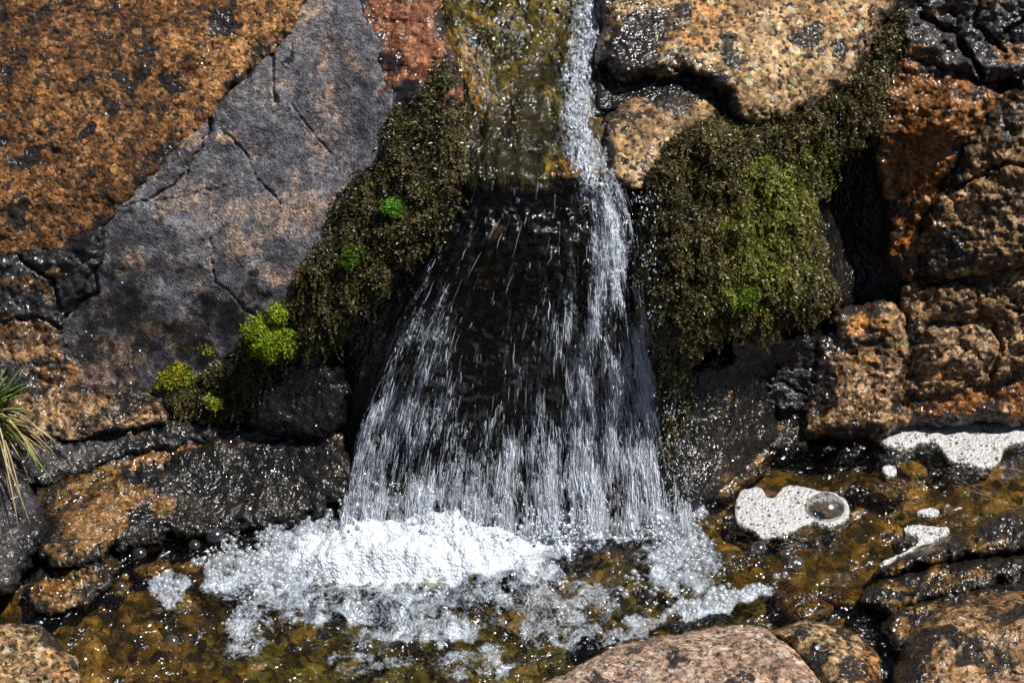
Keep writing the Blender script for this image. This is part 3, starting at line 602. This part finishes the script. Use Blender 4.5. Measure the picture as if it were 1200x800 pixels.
def dfall(x, y):
    l, r = chan(y); u = (x - l) / (r - l)
    yb = 622 + 9 * f2(x, y * 0, 22, 3, 78)
    clump = np.clip(.42 + 2.0 * fbm(np.stack([u * 16, y / 75, 0 * x], 1), 1., 4), 0, 1) ** 2
    d = fallmask(x, y) ** 1.4 * (.25 + .75 * clump) * (1.3 * sstep(300, 600, y) + .35)
    return np.where((u > .01) & (u < .99) & (y > 216 + 14 * f2(x, y * 0, 12, 3, 79)) & (y < yb), np.clip(d + .003, 0, 1), 0)
x, y = scatter(12000, (390, 205, 810, 628), dfall)
l, r = chan(y); l2, r2 = chan(y + 10); u = (x - l) / (r - l); slope = ((l2 - l) * (1 - u) + (r2 - r) * u) / 10
ang = np.arctan(slope) + rng.normal(size=len(x)) * .06
V, F = spindles(x, y, fallsurf(x, y) + rng.uniform(.001, .018, len(x)), rng.gamma(1.8, .0062, len(x)) + .0025, rng.gamma(2., .00030, len(x)) + .0004, ang)
tag(mesh_obj('falling_drops', V, F, M_drop, {'col': np.repeat(rng.beta(.55, .9, len(x)) * (.3 + .85 * fallmask(x, y)) * (1 - .25 * sstep(480, 600, y)) , 20)[:, None] * np.ones(3)}), 'silvery streaks of falling water in front of the dark rock face', None, None, 'stuff')
x, y = scatter(700, (650, -30, 740, 218), lambda x, y: rush(x, y) ** 2)
V, F = spindles(x, y, streamw(x, y) + .010 + rng.uniform(0, .01, len(x)), rng.uniform(.003, .009, len(x)), rng.gamma(3., .0004, len(x)) + .0006, rng.normal(size=len(x)) * .25)
tag(mesh_obj('rapid_drops', V, F, M_drop, {'col': np.repeat(rng.beta(1., 1.6, len(x)), 20)[:, None] * np.ones(3)}), 'white broken water in the narrow run above the fall', None, None, 'stuff')

x, y = scatter(750, (745, 225, 812, 600), lambda x, y: np.clip(1 - np.abs(x - np.interp(y, [225, 330, 480, 600], [758, 775, 792, 798])) / 24, 0, 1) * np.clip(.4 + 1.6 * f2(x, y, 20, 3, 76), .05, 1))
x = x + rng.normal(size=len(x)) * 9
V, F = spindles(x, y, amb(x, y) + .03 + rng.uniform(0, .02, len(x)), rng.gamma(2., .0009, len(x)) + .001, rng.gamma(2., .0003, len(x)) + .0006, rng.normal(size=len(x)) * .6)
tag(mesh_obj('spray_drops', V, F, M_drop, {'col': np.repeat(rng.beta(.9, 1.4, len(x)), 20)[:, None] * np.ones(3)}), 'bright spray drops over the moss right of the fall', None, None, 'stuff')

# ------------------------------------------------------------ pool
def poolfoam(x, y):
    a = blobs(x, y, [(490,645,175,34,1.5,3),(560,634,150,16,1.2,2),(330,668,95,26,.75,-8),(590,665,80,26,.6,6),(420,700,160,30,.45),(500,738,80,18,.6,-6),(640,700,100,30,.34),(355,598,44,26,.65,30),(290,720,30,60,.4,10),(800,650,44,50,.62),(840,705,80,14,.72,-14),
                     (700,622,70,14,.75),(800,600,36,16,.7),(560,775,60,16,.36),(430,778,60,16,.34),(195,690,26,16,.6),(650,735,60,22,.4),(740,740,50,12,.4,-20)], 16, 80)
    return a
def poolz(x, y):
    turb = blobs(x, y, [(540,690,270,80,1.),(800,640,80,60,.5)], 20, 82)
    big = f2(x, y * 1.6, 46, 4, 83) * (.0025 + .015 * turb)
    heap = .0 * blobs(x, y, [(480,655,150,34,.8)], 10, 85)
    return ZP + big + .001 * f2(x, y * 1.6, 12, 3, 86) + .006 * turb * f2(x, y * 1.4, 13, 3, 87)
x, y, nx, ny = grid(-520, 1720, 470, 1120, 2.6)
keep = (sdist(x, y, POOL) > -22)
V = P3(x, y, wz(x, y)); V[:, 2] = poolz(x, y)
q = quads(nx, ny, keep); m = np.stack([poolfoam(x, y), 0 * x, 0 * x], 1)
V, q, m = compact(V, q, m)
tag(mesh_obj('pool_water', V, q, M_pool, {'msk': m}), None, None, None, 'structure')
# heaped foam at the foot of the fall
def foamheap(name, poly, th, label, seed, R=22):
    p = np.array(poly, float); x, y, nx, ny = grid(p[:, 0].min() - 8, p[:, 0].max() + 8, p[:, 1].min() - 8, p[:, 1].max() + 8, 1.6)
    sd = sdist(x, y, poly) + f2(x, y, 16, 4, seed) * 9
    tt = np.clip(sd / 34, 0, 1); tu = np.clip(sd / 9, 0, 1)
    up = 1 - sstep(-24, 12, y - np.interp(x, [330, 420, 520, 640], [652, 646, 640, 640]))      # steep behind, long and flat towards the pool
    dome = tt * tt * (3 - 2 * tt) * (1 - up) + (1 - (1 - tu) ** 2) ** .5 * up
    V0 = P3(x, y, wz(x, y)); zz = poolz(x, y) - .0006 + th * dome * (1 + .5 * f2(x, y, 40, 2, seed + 1)) + .0022 * dome * f2(x, y, 10, 3, seed + 2) - np.where(sd < 0, .02 * sstep(0, 5, -sd), 0)
    V0[:, 2] = zz
    q = quads(nx, ny, sd > 0); V, q = compact(V0, q); V, t3 = close_back(V, q, .03)
    return tag(mesh_obj(name, V, [q, t3], M_foam), label, 'foam')
foamheap('foam_mound', [(395,630),(430,616),(470,618),(500,606),(535,606),(552,622),(600,628),(640,640),(610,656),(560,674),(500,684),(440,688),(380,682),(340,662),(330,650),(370,640)], .020, 'thick bright white foam heaped at the foot of the waterfall', 90, R=18)
def sphere_tpl():
    import bmesh
    bm = bmesh.new(); bmesh.ops.create_icosphere(bm, subdivisions=2, radius=1.)
    V = np.array([v.co[:] for v in bm.verts]); F = np.array([[v.index for v in f.verts] for f in bm.faces]); bm.free(); return V, F
SV, SF = sphere_tpl()
def balls(C, r):
    V = (C[:, None] + SV[None] * r[:, None, None]).reshape(-1, 3); return V, (SF[None] + (np.arange(len(C)) * len(SV))[:, None, None]).reshape(-1, 3)
def bubble_field(name, n_, bb, dens, label, rmin=.0007, rs=.0017):
    x, y = scatter(n_, bb, dens); r = rmin + rng.gamma(1.1, rs * .6, n_)
    C = P3(x, y, wz(x, y)); C[:, 2] = poolz(x, y) + r * .2
    V, F = balls(C, r); return tag(mesh_obj(name, V, F, M_bub), label, None, None, 'stuff')
EDGE = [(355,598,44,24,1.,30),(330,640,95,26,.9,-8),(300,672,70,18,.9),(270,655,50,14,.8),(195,690,24,13,.8),(800,640,40,50,.8),(800,600,34,14,.7),(850,700,80,12,1.,-14),(285,725,16,50,.5,10),(690,615,60,12,.8),(740,690,40,30,.3),(500,735,60,14,.4),(790,575,12,30,.7),(660,628,90,10,.8),(430,664,120,12,.75,2),(350,652,30,20,.8)]
bubble_field('foam_bubbles', 2700, (150, 560, 940, 780), lambda x, y: blobs(x, y, EDGE, 12, 92) ** 2.2 * np.clip(.5 + 1.5 * f2(x, y, 26, 3, 97), .04, 1), 'clusters of small clear bubbles fringing the foam')
x, y = scatter(900, (392, 575, 800, 632), lambda x, y: np.exp(-(622 - y) / 14.) * np.clip(.4 + 1.8 * f2(x, y * 0, 26, 3, 98), .05, 1))
r = .0005 + rng.gamma(1.3, .0005, len(x)); V, F = balls(P3(x, y, fallsurf(x, np.minimum(y, 620)) + rng.uniform(.006, .030, len(x))), r)
tag(mesh_obj('splash_drops', V, F, M_drop, {'col': np.repeat(rng.beta(.8, 1., len(x)), len(SV))[:, None] * np.ones(3)}), 'fine splash thrown up where the fall meets the foam', None, None, 'stuff')
# floating rafts
def raft(poly, label, holes=(), th=.0022, mat=None):
    p = np.array(poly, float)
    for _ in range(2): p = np.stack([p * .75 + np.roll(p, -1, 0) * .25, p * .25 + np.roll(p, -1, 0) * .75], 1).reshape(-1, 2)
    poly = p; x, y, nx, ny = grid(p[:, 0].min() - 4, p[:, 0].max() + 4, p[:, 1].min() - 4, p[:, 1].max() + 4, 1.0)
    sd = sdist(x, y, poly) + f2(x, y, 12, 3, 95) * 3
    for (hx, hy, ra, rb) in holes: sd = np.minimum(sd, (np.hypot((x - hx) / ra, (y - hy) / rb) - 1) * rb)
    t = np.clip(sd / 4, 0, 1)
    q = quads(nx, ny, sd > 0)
    V = P3(x, y, wz(x, y)); V[:, 2] = poolz(x, y) + .0012 + th * np.sqrt(1 - (1 - t) ** 2) - np.where(sd < 0, .004, 0) + .0004 * f2(x, y, 5, 2, 96)
    V, q = compact(V, q)
    return tag(mesh_obj('foam_raft', V, q, mat or M_raft), label, 'foam', 'flat foam rafts drifting on the right pool')
rf = raft([(862,582),(876,572),(892,570),(898,582),(908,584),(918,572),(930,568),(945,574),(960,576),(985,580),(996,594),(994,608),(980,616),(960,618),(945,612),(930,624),(905,630),(890,632),(880,622),(862,614),(860,598)], 'white foam raft holding one large clear bubble', holes=[(967, 598, 22, 11)])
def big_bubble(bx, by, r, parent, flat=.75):
    C = P3(np.array([bx]), np.array([by]), wz(np.array([bx * 1.]), np.array([by * 1.])))[0]
    import bmesh
    bm = bmesh.new(); bmesh.ops.create_uvsphere(bm, u_segments=40, v_segments=20, radius=r)
    V = np.array([v.co[:] for v in bm.verts]) * [1, 1, flat]; F3 = [[v.index for v in f.verts] for f in bm.faces]; bm.free()
    keep = [f for f in F3 if V[f][:, 2].mean() > -.001]
    V = V + C + [0, 0, .002]; V[:, 2] += poolz(np.array([bx * 1.]), np.array([by * 1.]))[0] - ZP
    return mesh_obj('bubble', V, [np.array([f for f in keep if len(f) == 4]), np.array([f for f in keep if len(f) == 3]).reshape(-1, 3)], M_bigbub, parent=parent)
big_bubble(967, 598, .023, rf)
raft([(1008,506),(1040,500),(1070,494),(1120,496),(1270,496),(1270,512),(1215,514),(1176,524),(1172,540),(1160,551),(1130,544),(1108,538),(1098,520),(1080,520),(1066,528),(1040,522),(1020,514)], 'long white foam raft lying along the rusty block at the right edge')
raft([(1072,600),(1084,595),(1098,597),(1102,602),(1092,607),(1076,606)], 'small oval foam raft between the two larger right ones')
raft([(1056,620),(1070,615),(1090,618),(1110,618),(1116,624),(1100,632),(1080,640),(1062,650),(1046,662),(1034,666),(1028,662),(1050,652),(1072,640),(1076,630),(1062,628)], 'hooked foam raft touching the upper streaked ledge')
raft([(1032,548),(1042,545),(1052,550),(1050,557),(1040,560),(1033,556)], 'tiny round foam patch above the amber stone')
raft([(866,546),(874,544),(882,548),(878,551),(868,551)], 'tiny pale foam fleck near the dark olive mound')
for i, (bx, by, r, lab) in enumerate([(252,628,.012,'clear bubble under the black mound left of the foam'), (163,648,.009,'clear bubble floating left near the pale pebbles'), (933,662,.010,'clear bubble below the raft with the large bubble'), (889,644,.009,'clear bubble just beneath the left end of the raft'),
        (322,590,.012,'clear bubble at the upper left corner of the foam'),(228,640,.007,'small clear bubble left of the bubble under the mound'),(202,752,.008,'clear bubble in the brown water at lower left'),(142,688,.006,'tiny clear bubble over the round tan pebble'),(921,651,.006,'tiny clear bubble between two larger ones under the raft')]):
    o = big_bubble(bx, by, r, None); o.name = 'water_bubble'; tag(o, lab, 'bubble', 'single bubbles on the pool')

# ------------------------------------------------------------ moss
def normals_from(wf, x, y):
    e = 3.
    A = P3(x, y, wf(x, y)); B = P3(x + e, y, wf(x + e, y)); C = P3(x, y + e, wf(x, y + e))
    N_ = np.cross(C - A, B - A); N_ /= np.linalg.norm(N_, axis=1)[:, None]; N_ *= np.sign((N_ * VD).sum(1))[:, None]
    return A, N_
def sprigs(C, N_, size, cols, nleaf=4, spread=.8, up=(0, 0, .3)):
    k = len(C); V = []; Fc = []
    ax = N_ + np.array(up) + rng.normal(size=(k, 3)) * .45; ax /= np.linalg.norm(ax, axis=1)[:, None]
    ref = np.cross(ax, rng.normal(size=(k, 3))); ref /= np.linalg.norm(ref, axis=1)[:, None]; oth = np.cross(ax, ref)
    Vs, Cs = [], []
    for j in range(nleaf):
        a = 2 * math.pi * j / nleaf + rng.uniform(-.4, .4, k)
        d = ref * np.cos(a)[:, None] + oth * np.sin(a)[:, None]
        sid = -ref * np.sin(a)[:, None] + oth * np.cos(a)[:, None]
        hz = rng.uniform(-.4, .5, k)[:, None]
        b0 = C + ax * hz * size[:, None]
        tip = b0 + (d * spread + ax * rng.uniform(.2, .9, k)[:, None]) * size[:, None]
        midp = b0 * .5 + tip * .5 - ax * (.08 * size[:, None])
        wv = sid * (size * .27)[:, None]
        Vs += [b0, midp + wv, tip, midp - wv]
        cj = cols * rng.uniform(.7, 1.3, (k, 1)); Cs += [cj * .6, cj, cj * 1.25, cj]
    V = np.stack(Vs, 1).reshape(-1, 3); Cc = np.stack(Cs, 1).reshape(-1, 3)
    base = (np.arange(k * nleaf) * 4)[:, None]
    return V, base + np.array([[0, 1, 2, 3]]), Cc
def palette(x, y, pal, seed, bright=None, bc=None):
    t = np.clip(.5 + .9 * f2(x, y, 22, 3, seed) + rng.normal(size=len(x)) * .22, 0, .999) * (len(pal) - 1)
    P = np.array(pal); i = t.astype(int); f = (t - i)[:, None]; c = P[i] * (1 - f) + P[np.minimum(i + 1, len(pal) - 1)] * f
    if bright is not None:
        b_ = np.clip(bright, 0, 1)[:, None]; cc = np.array(bc) * rng.uniform(.6, 1.4, (len(x), 1)); c = c * (1 - b_) + cc * b_
    return c
DARKP = [(.010, .009, .004), (.030, .026, .008), (.075, .062, .016), (.14, .115, .030), (.22, .19, .08)]
def moss_mat_(name, label, poly, th, R, num, size, seed, bright=(), bc=(.13, .22, .02), off=.0, step=2.4, lumps=.013, fronds=450):
    def wf(x, y):
        sd = sdist(x, y, poly) + f2(x, y, 30, 4, seed) * 14
        t = np.clip(sd / R, 0, 1)
        W = amb(x, y) + off + th * np.sqrt(1 - (1 - t) ** 2) + lumps * f2(x, y, 42, 3, seed + 1) + lumps * .7 * f2(x, y, 14, 3, seed + 2)
        return W
    p = np.array(poly, float); bb = (p[:, 0].min(), p[:, 1].min(), p[:, 0].max(), p[:, 1].max())
    x, y, nx, ny = grid(bb[0] - 6, bb[2] + 6, bb[1] - 6, bb[3] + 6, step)
    sd = sdist(x, y, poly) + f2(x, y, 30, 4, seed) * 14
    W = wf(x, y); W = np.where(sd < 0, W - .06 * sstep(0, 6, -sd), W)
    q = quads(nx, ny, sd > 0); V, q, m = compact(P3(x, y, W), q, np.tile([0., .4, 0.], (len(x), 1))); V, t3 = close_back(V, q, .05)
    o = tag(mesh_obj(name, V, [q, t3], M_mossbase, {'msk': np.vstack([m, m[:1]])}), label, 'moss', None, 'stuff')
    def dens(x, y):
        s = sdist(x, y, poly) + f2(x, y, 30, 4, seed) * 14
        return np.where(s > -1, np.clip(.35 + .9 * f2(x, y, 16, 2, seed + 4) + .3, .12, 1), 0)
    x, y = scatter(num, bb, dens); C, N_ = normals_from(wf, x, y)
    br = blobs(x, y, bright, 18, seed + 5) * (rng.uniform(size=len(x)) < .8) if len(bright) else None
    c = palette(x, y, DARKP, seed + 6, br, bc)
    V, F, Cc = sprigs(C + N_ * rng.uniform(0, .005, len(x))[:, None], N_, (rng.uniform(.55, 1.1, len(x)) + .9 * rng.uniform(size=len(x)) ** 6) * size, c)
    x, y = scatter(fronds, bb, lambda x, y: dens(x, y) * (sdist(x, y, poly) > 4)); C, N_ = normals_from(wf, x, y)
    br = blobs(x, y, bright, 18, seed + 5) if len(bright) else None
    c = palette(x, y, DARKP[2:], seed + 9, br, bc); sd_ = rng.normal(size=(len(x), 1)) * .4; ln = rng.uniform(.5, 1.4, (len(x), 1))
    for k in range(6):
        a_ = k / 5; Ck = C + N_ * (.004 + .006 * math.sin(a_ * 2.4)) * ln - VU * (.016 * a_) * ln + VX * sd_ * .014 * a_
        V2, F2, C2 = sprigs(Ck, N_, np.full(len(x), size * (.95 - .35 * a_)), c * (.8 + .5 * a_), nleaf=4, spread=.9, up=(0, 0, 0))
        F = np.vstack([F, F2 + len(V)]); V = np.vstack([V, V2]); Cc = np.vstack([Cc, C2])
    lf = mesh_obj('moss_leaves', V, F, M_moss, {'col': Cc}, parent=o, smooth=False); lf['kind'] = 'stuff'
    return o, wf
ML = [(515,60),(535,90),(543,140),(545,200),(530,250),(505,285),(470,325),(440,352),(420,385),(385,412),(352,432),(320,452),(296,486),(250,498),(205,490),(182,466),(215,446),(262,414),(300,376),(340,342),(362,300),(385,250),(398,216),(440,186),(452,130),(490,100)]
mo1, wfL = moss_mat_('moss_mat', 'dark olive moss band between the grey slab and the waterfall', ML, .026, 22, 26000, .0032, 110, bright=[(410,300,16,12,.6),(460,245,14,12,.6),(255,410,14,14,.5),(320,372,14,12,.8),(250,445,60,16,.25),(530,90,14,20,.3)], bc=(.10, .17, .02))
MR = [(762,200),(800,160),(840,140),(880,146),(960,116),(1005,80),(1030,40),(1062,16),(1062,50),(1040,90),(1032,140),(1000,166),(972,196),(956,230),(960,280),(968,320),(980,344),(962,370),(930,366),(905,388),(872,398),(850,376),(832,400),(800,424),(780,400),(768,340),(764,260)]
mo2, wfR = moss_mat_('moss_mat', 'thick moss mat hanging right of the waterfall with a green heart', MR, .040, 26, 42000, 0.0040, 120, bright=[(905,230,46,50,.8),(880,290,36,60,.7),(870,345,26,24,.75),(960,180,30,16,.6),(930,290,24,50,.35)], bc=(.27, .30, .04), lumps=.036, fronds=1500)
# moist dark fringe of moss right of the falling water
mo3, _ = moss_mat_('moss_fringe', 'thin black green moss fringe wetted by spray beside the falling water', [(764,220),(790,300),(800,400),(812,450),(806,500),(800,560),(780,560),(770,480),(760,400),(748,300)], .02, 14, 5000, .003, 130, bc=(.05, .07, .01))
def cushion(bx, by, rx, ry, h, label, wf, cols, seed, num, size=.0036):
    C0 = P3(np.array([bx * 1.]), np.array([by * 1.]), wf(np.array([bx * 1.]), np.array([by * 1.])) + .011)[0]
    a = rng.uniform(0, 2 * np.pi, num); rr = np.sqrt(rng.uniform(0, 1, num)); zz = np.sqrt(np.clip(1 - rr ** 2, 0, 1))
    lump = 1 + .20 * np.sin(a * 2 + seed * 2.1) + .16 * np.sin(a * 3 + seed) + .10 * np.sin(a * 7) + .12 * rng.normal(size=num)
    loc = np.stack([rr * np.cos(a) * rx / 1000 * lump, rr * np.sin(a) * ry / 1000 * lump, zz * h], 1)
    N_ = np.stack([rr * np.cos(a), rr * np.sin(a), zz + .1], 1); N_ /= np.linalg.norm(N_, axis=1)[:, None]
    tw = lambda v: v[:, :1] * VX + v[:, 1:2] * VU + v[:, 2:] * VD
    P = C0 + tw(loc) ; Nw = tw(N_)
    t = rng.uniform(size=num)[:, None]; cs = np.array(cols); idx = rng.integers(0, len(cs), num)
    c = cs[idx] * (.7 + .6 * t)
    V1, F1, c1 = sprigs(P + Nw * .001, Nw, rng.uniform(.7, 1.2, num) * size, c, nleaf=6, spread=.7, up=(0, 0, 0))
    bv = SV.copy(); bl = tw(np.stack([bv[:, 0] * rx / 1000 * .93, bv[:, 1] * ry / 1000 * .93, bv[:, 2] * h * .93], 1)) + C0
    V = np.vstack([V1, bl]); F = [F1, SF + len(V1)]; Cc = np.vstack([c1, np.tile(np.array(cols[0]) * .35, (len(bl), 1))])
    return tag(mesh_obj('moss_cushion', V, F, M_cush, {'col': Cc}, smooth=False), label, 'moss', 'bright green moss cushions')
YG = [(.36, .50, .02), (.46, .60, .04), (.26, .44, .02), (.34, .32, .03)]
YB = [(.42, .44, .03), (.32, .24, .03), (.46, .52, .04), (.24, .30, .02)]
cushion(318, 397, 27, 25, .020, 'round brilliant green cushion of moss on the left dark moss', wfL, YG, 1, 900)
cushion(326, 368, 11, 10, .010, 'small green tuft touching the top of the round brilliant cushion', wfL, YG[::-1], 2, 160)
cushion(212, 440, 27, 19, .016, 'yellow green mottled cushion of moss nearest the left ledge stones', wfL, YB, 3, 520)
cushion(254, 408, 15, 14, .010, 'small loose yellow green cushion between the two large ones', wfL, YB, 4, 170)
cushion(461, 244, 13, 8, .004, 'tiny vivid green rosette high on the left dark moss', wfL, [(.16, .40, .03), (.22, .48, .05)], 5, 130)
cushion(412, 301, 14, 12, .002, 'faint green cushion below the tiny rosette on the left moss', wfL, [(.12, .22, .02), (.08, .15, .015)], 6, 130)
cushion(866, 346, 20, 17, .004, 'bright green cushion low on the right moss mat', wfR, [(.14, .26, .02), (.20, .32, .03), (.10, .15, .015)], 7, 260)
cushion(250, 472, 10, 6, .006, 'little green sprout patch beneath the yellow green cushions', wfL, YB, 8, 90)
# dry stems lying on the right moss
def strand(pts, rad, name, col, label=None, cat=None, parent=None, group=None, taper=True):
    pts = np.array(pts, float); k = len(pts); V = []
    for i in range(k):
        d = pts[min(i + 1, k - 1)] - pts[max(i - 1, 0)]; d /= np.linalg.norm(d) + 1e-9
        a = np.cross(d, VD); a /= np.linalg.norm(a) + 1e-9; b = np.cross(d, a); r = rad * (1 - (.85 * i / (k - 1) if taper else 0))
        for j in range(5): V.append(pts[i] + (a * math.cos(j * 1.2566) + b * math.sin(j * 1.2566)) * r)
    F = [[i * 5 + j, i * 5 + (j + 1) % 5, (i + 1) * 5 + (j + 1) % 5, (i + 1) * 5 + j] for i in range(k - 1) for j in range(5)]
    V = np.array(V); caps = [np.array([[4, 3, 2, 1, 0]]), np.array([[(k - 1) * 5 + j for j in range(5)]])]
    return V, np.array(F), caps
def stem(pts, label, r=.0009, col=(.40, .27, .12)):
    p = np.array(pts, float); t = np.linspace(0, 1, len(p)); tt = np.linspace(0, 1, 14); x = np.interp(tt, t, p[:, 0]) + np.sin(tt * 9) * 1.2; y = np.interp(tt, t, p[:, 1]) + np.cos(tt * 7) * 1.2
    V, F, caps = strand(P3(x, y, wfR(x, y) + .007), r, 'stem', col)
    tag(mesh_obj('dry_stem', V, [F] + caps, M_grass, {'col': np.tile(col, (len(V), 1))}), label, 'stem', 'dry stems caught in the moss')
stem([(934,142),(950,128),(962,114)], 'short straw stem at the top of the right moss')
stem([(924,164),(942,158),(962,152)], 'pale flattened stem across the middle of the right moss', .0013)
stem([(838,270),(850,250),(860,236)], 'brown stem slanting at the left side of the right moss')
stem([(1004,108),(1010,98),(1014,86)], 'tiny straw stem near the top corner of the dark moss', .0008)
stem([(948,200),(958,197),(966,193)], 'curled pale stem at the edge of the dark hollow', .0012, (.45, .38, .25))
stem([(852,330),(856,322),(858,315)], 'very short rusty stem above the low bright cushion', .0009, (.4, .16, .05))
stem([(944,124),(948,138),(946,150)], 'dark bent stem crossing the straw one', .0007, (.16, .11, .05))
stem([(980,160),(972,150),(966,146)], 'small tan stem end beside the rusty rock', .0009)

# ------------------------------------------------------------ grass tuft
root = bpy.data.objects.new('grass_tuft', None); COL.objects.link(root)
rp = P3(np.array([-14.]), np.array([500.]), amb(np.array([-14.]), np.array([500.])))[0]; root.location = tuple(rp)
tag(root, 'tuft of green and straw coloured grass hanging in at the left edge', 'grass')
def blades(lst, name, cols, rad):
    Vs, Fs, Cs, n0 = [], [], [], 0
    for (x0, y0, x1, y1, sag, lift) in lst:
        tt = np.linspace(0, 1, 12); x = x0 + (x1 - x0) * tt; y = y0 + (y1 - y0) * tt + sag * (tt * (1 - tt)) * -4 ; wv = np.maximum(amb(np.array([x0 * 1.]), np.array([y0 * 1.]))[0] + .03, amb(x, y) + .045 * np.minimum(1, tt * 3)) + lift * np.sin(tt * 2.2)
        P = P3(x, y, wv)
        d = np.gradient(P, axis=0); d /= np.linalg.norm(d, axis=1)[:, None]; a = np.cross(d, VD + VX * rng.uniform(-.8, .8)); a /= np.linalg.norm(a, axis=1)[:, None]; b = np.cross(d, a)
        wdt = (rad * rng.uniform(.7, 1.2) * np.sin(np.clip(.35 + tt * .9, 0, 1) * math.pi * .5) * (1 - tt ** 3) + .0001)[:, None]
        ring = np.stack([P + a * wdt, P + b * wdt * .25, P - a * wdt, P - b * wdt * .25], 1).reshape(-1, 3)
        F = np.array([[i * 4 + j, i * 4 + (j + 1) % 4, (i + 1) * 4 + (j + 1) % 4, (i + 1) * 4 + j] for i in range(11) for j in range(4)])
        Vs.append(ring); Fs.append(F + n0); n0 += len(ring); Cs.append(np.tile(np.array(cols[rng.integers(len(cols))]) * rng.uniform(.7, 1.2), (len(ring), 1)))
    mesh_obj(name, np.vstack(Vs), np.vstack(Fs), M_grass, {'col': np.vstack(Cs)}, parent=root)
g1 = [(-16 + rng.uniform(-8, 8), 488 + rng.uniform(-12, 12), *p, rng.uniform(2, 12), rng.uniform(.0, .05)) for p in
      [(30,436),(36,448),(20,438),(34,462),(42,452),(12,452),(26,430),(18,470),(44,490),(40,484),(10,440),(8,430),(65,568),(52,560),(28,478),(20,460),(6,462),(30,500)]]
g2 = [(-14 + rng.uniform(-8, 8), 486 + rng.uniform(-10, 14), *p, rng.uniform(6, 22), rng.uniform(.0, .05)) for p in
      [(72,526),(60,532),(56,520),(48,538),(66,518),(50,550),(44,545),(36,615),(28,600),(20,590),(40,540),(30,530),(70,540),(34,560),(12,580),(58,512),(40,508),(22,620),(30,545),(62,538),(10,560)]]
blades(g1, 'green_blades', [(.22, .34, .06), (.32, .42, .10), (.15, .24, .05)], .0017)
blades(g2, 'dry_blades', [(.62, .52, .26), (.52, .42, .18), (.66, .60, .36)], .0018)
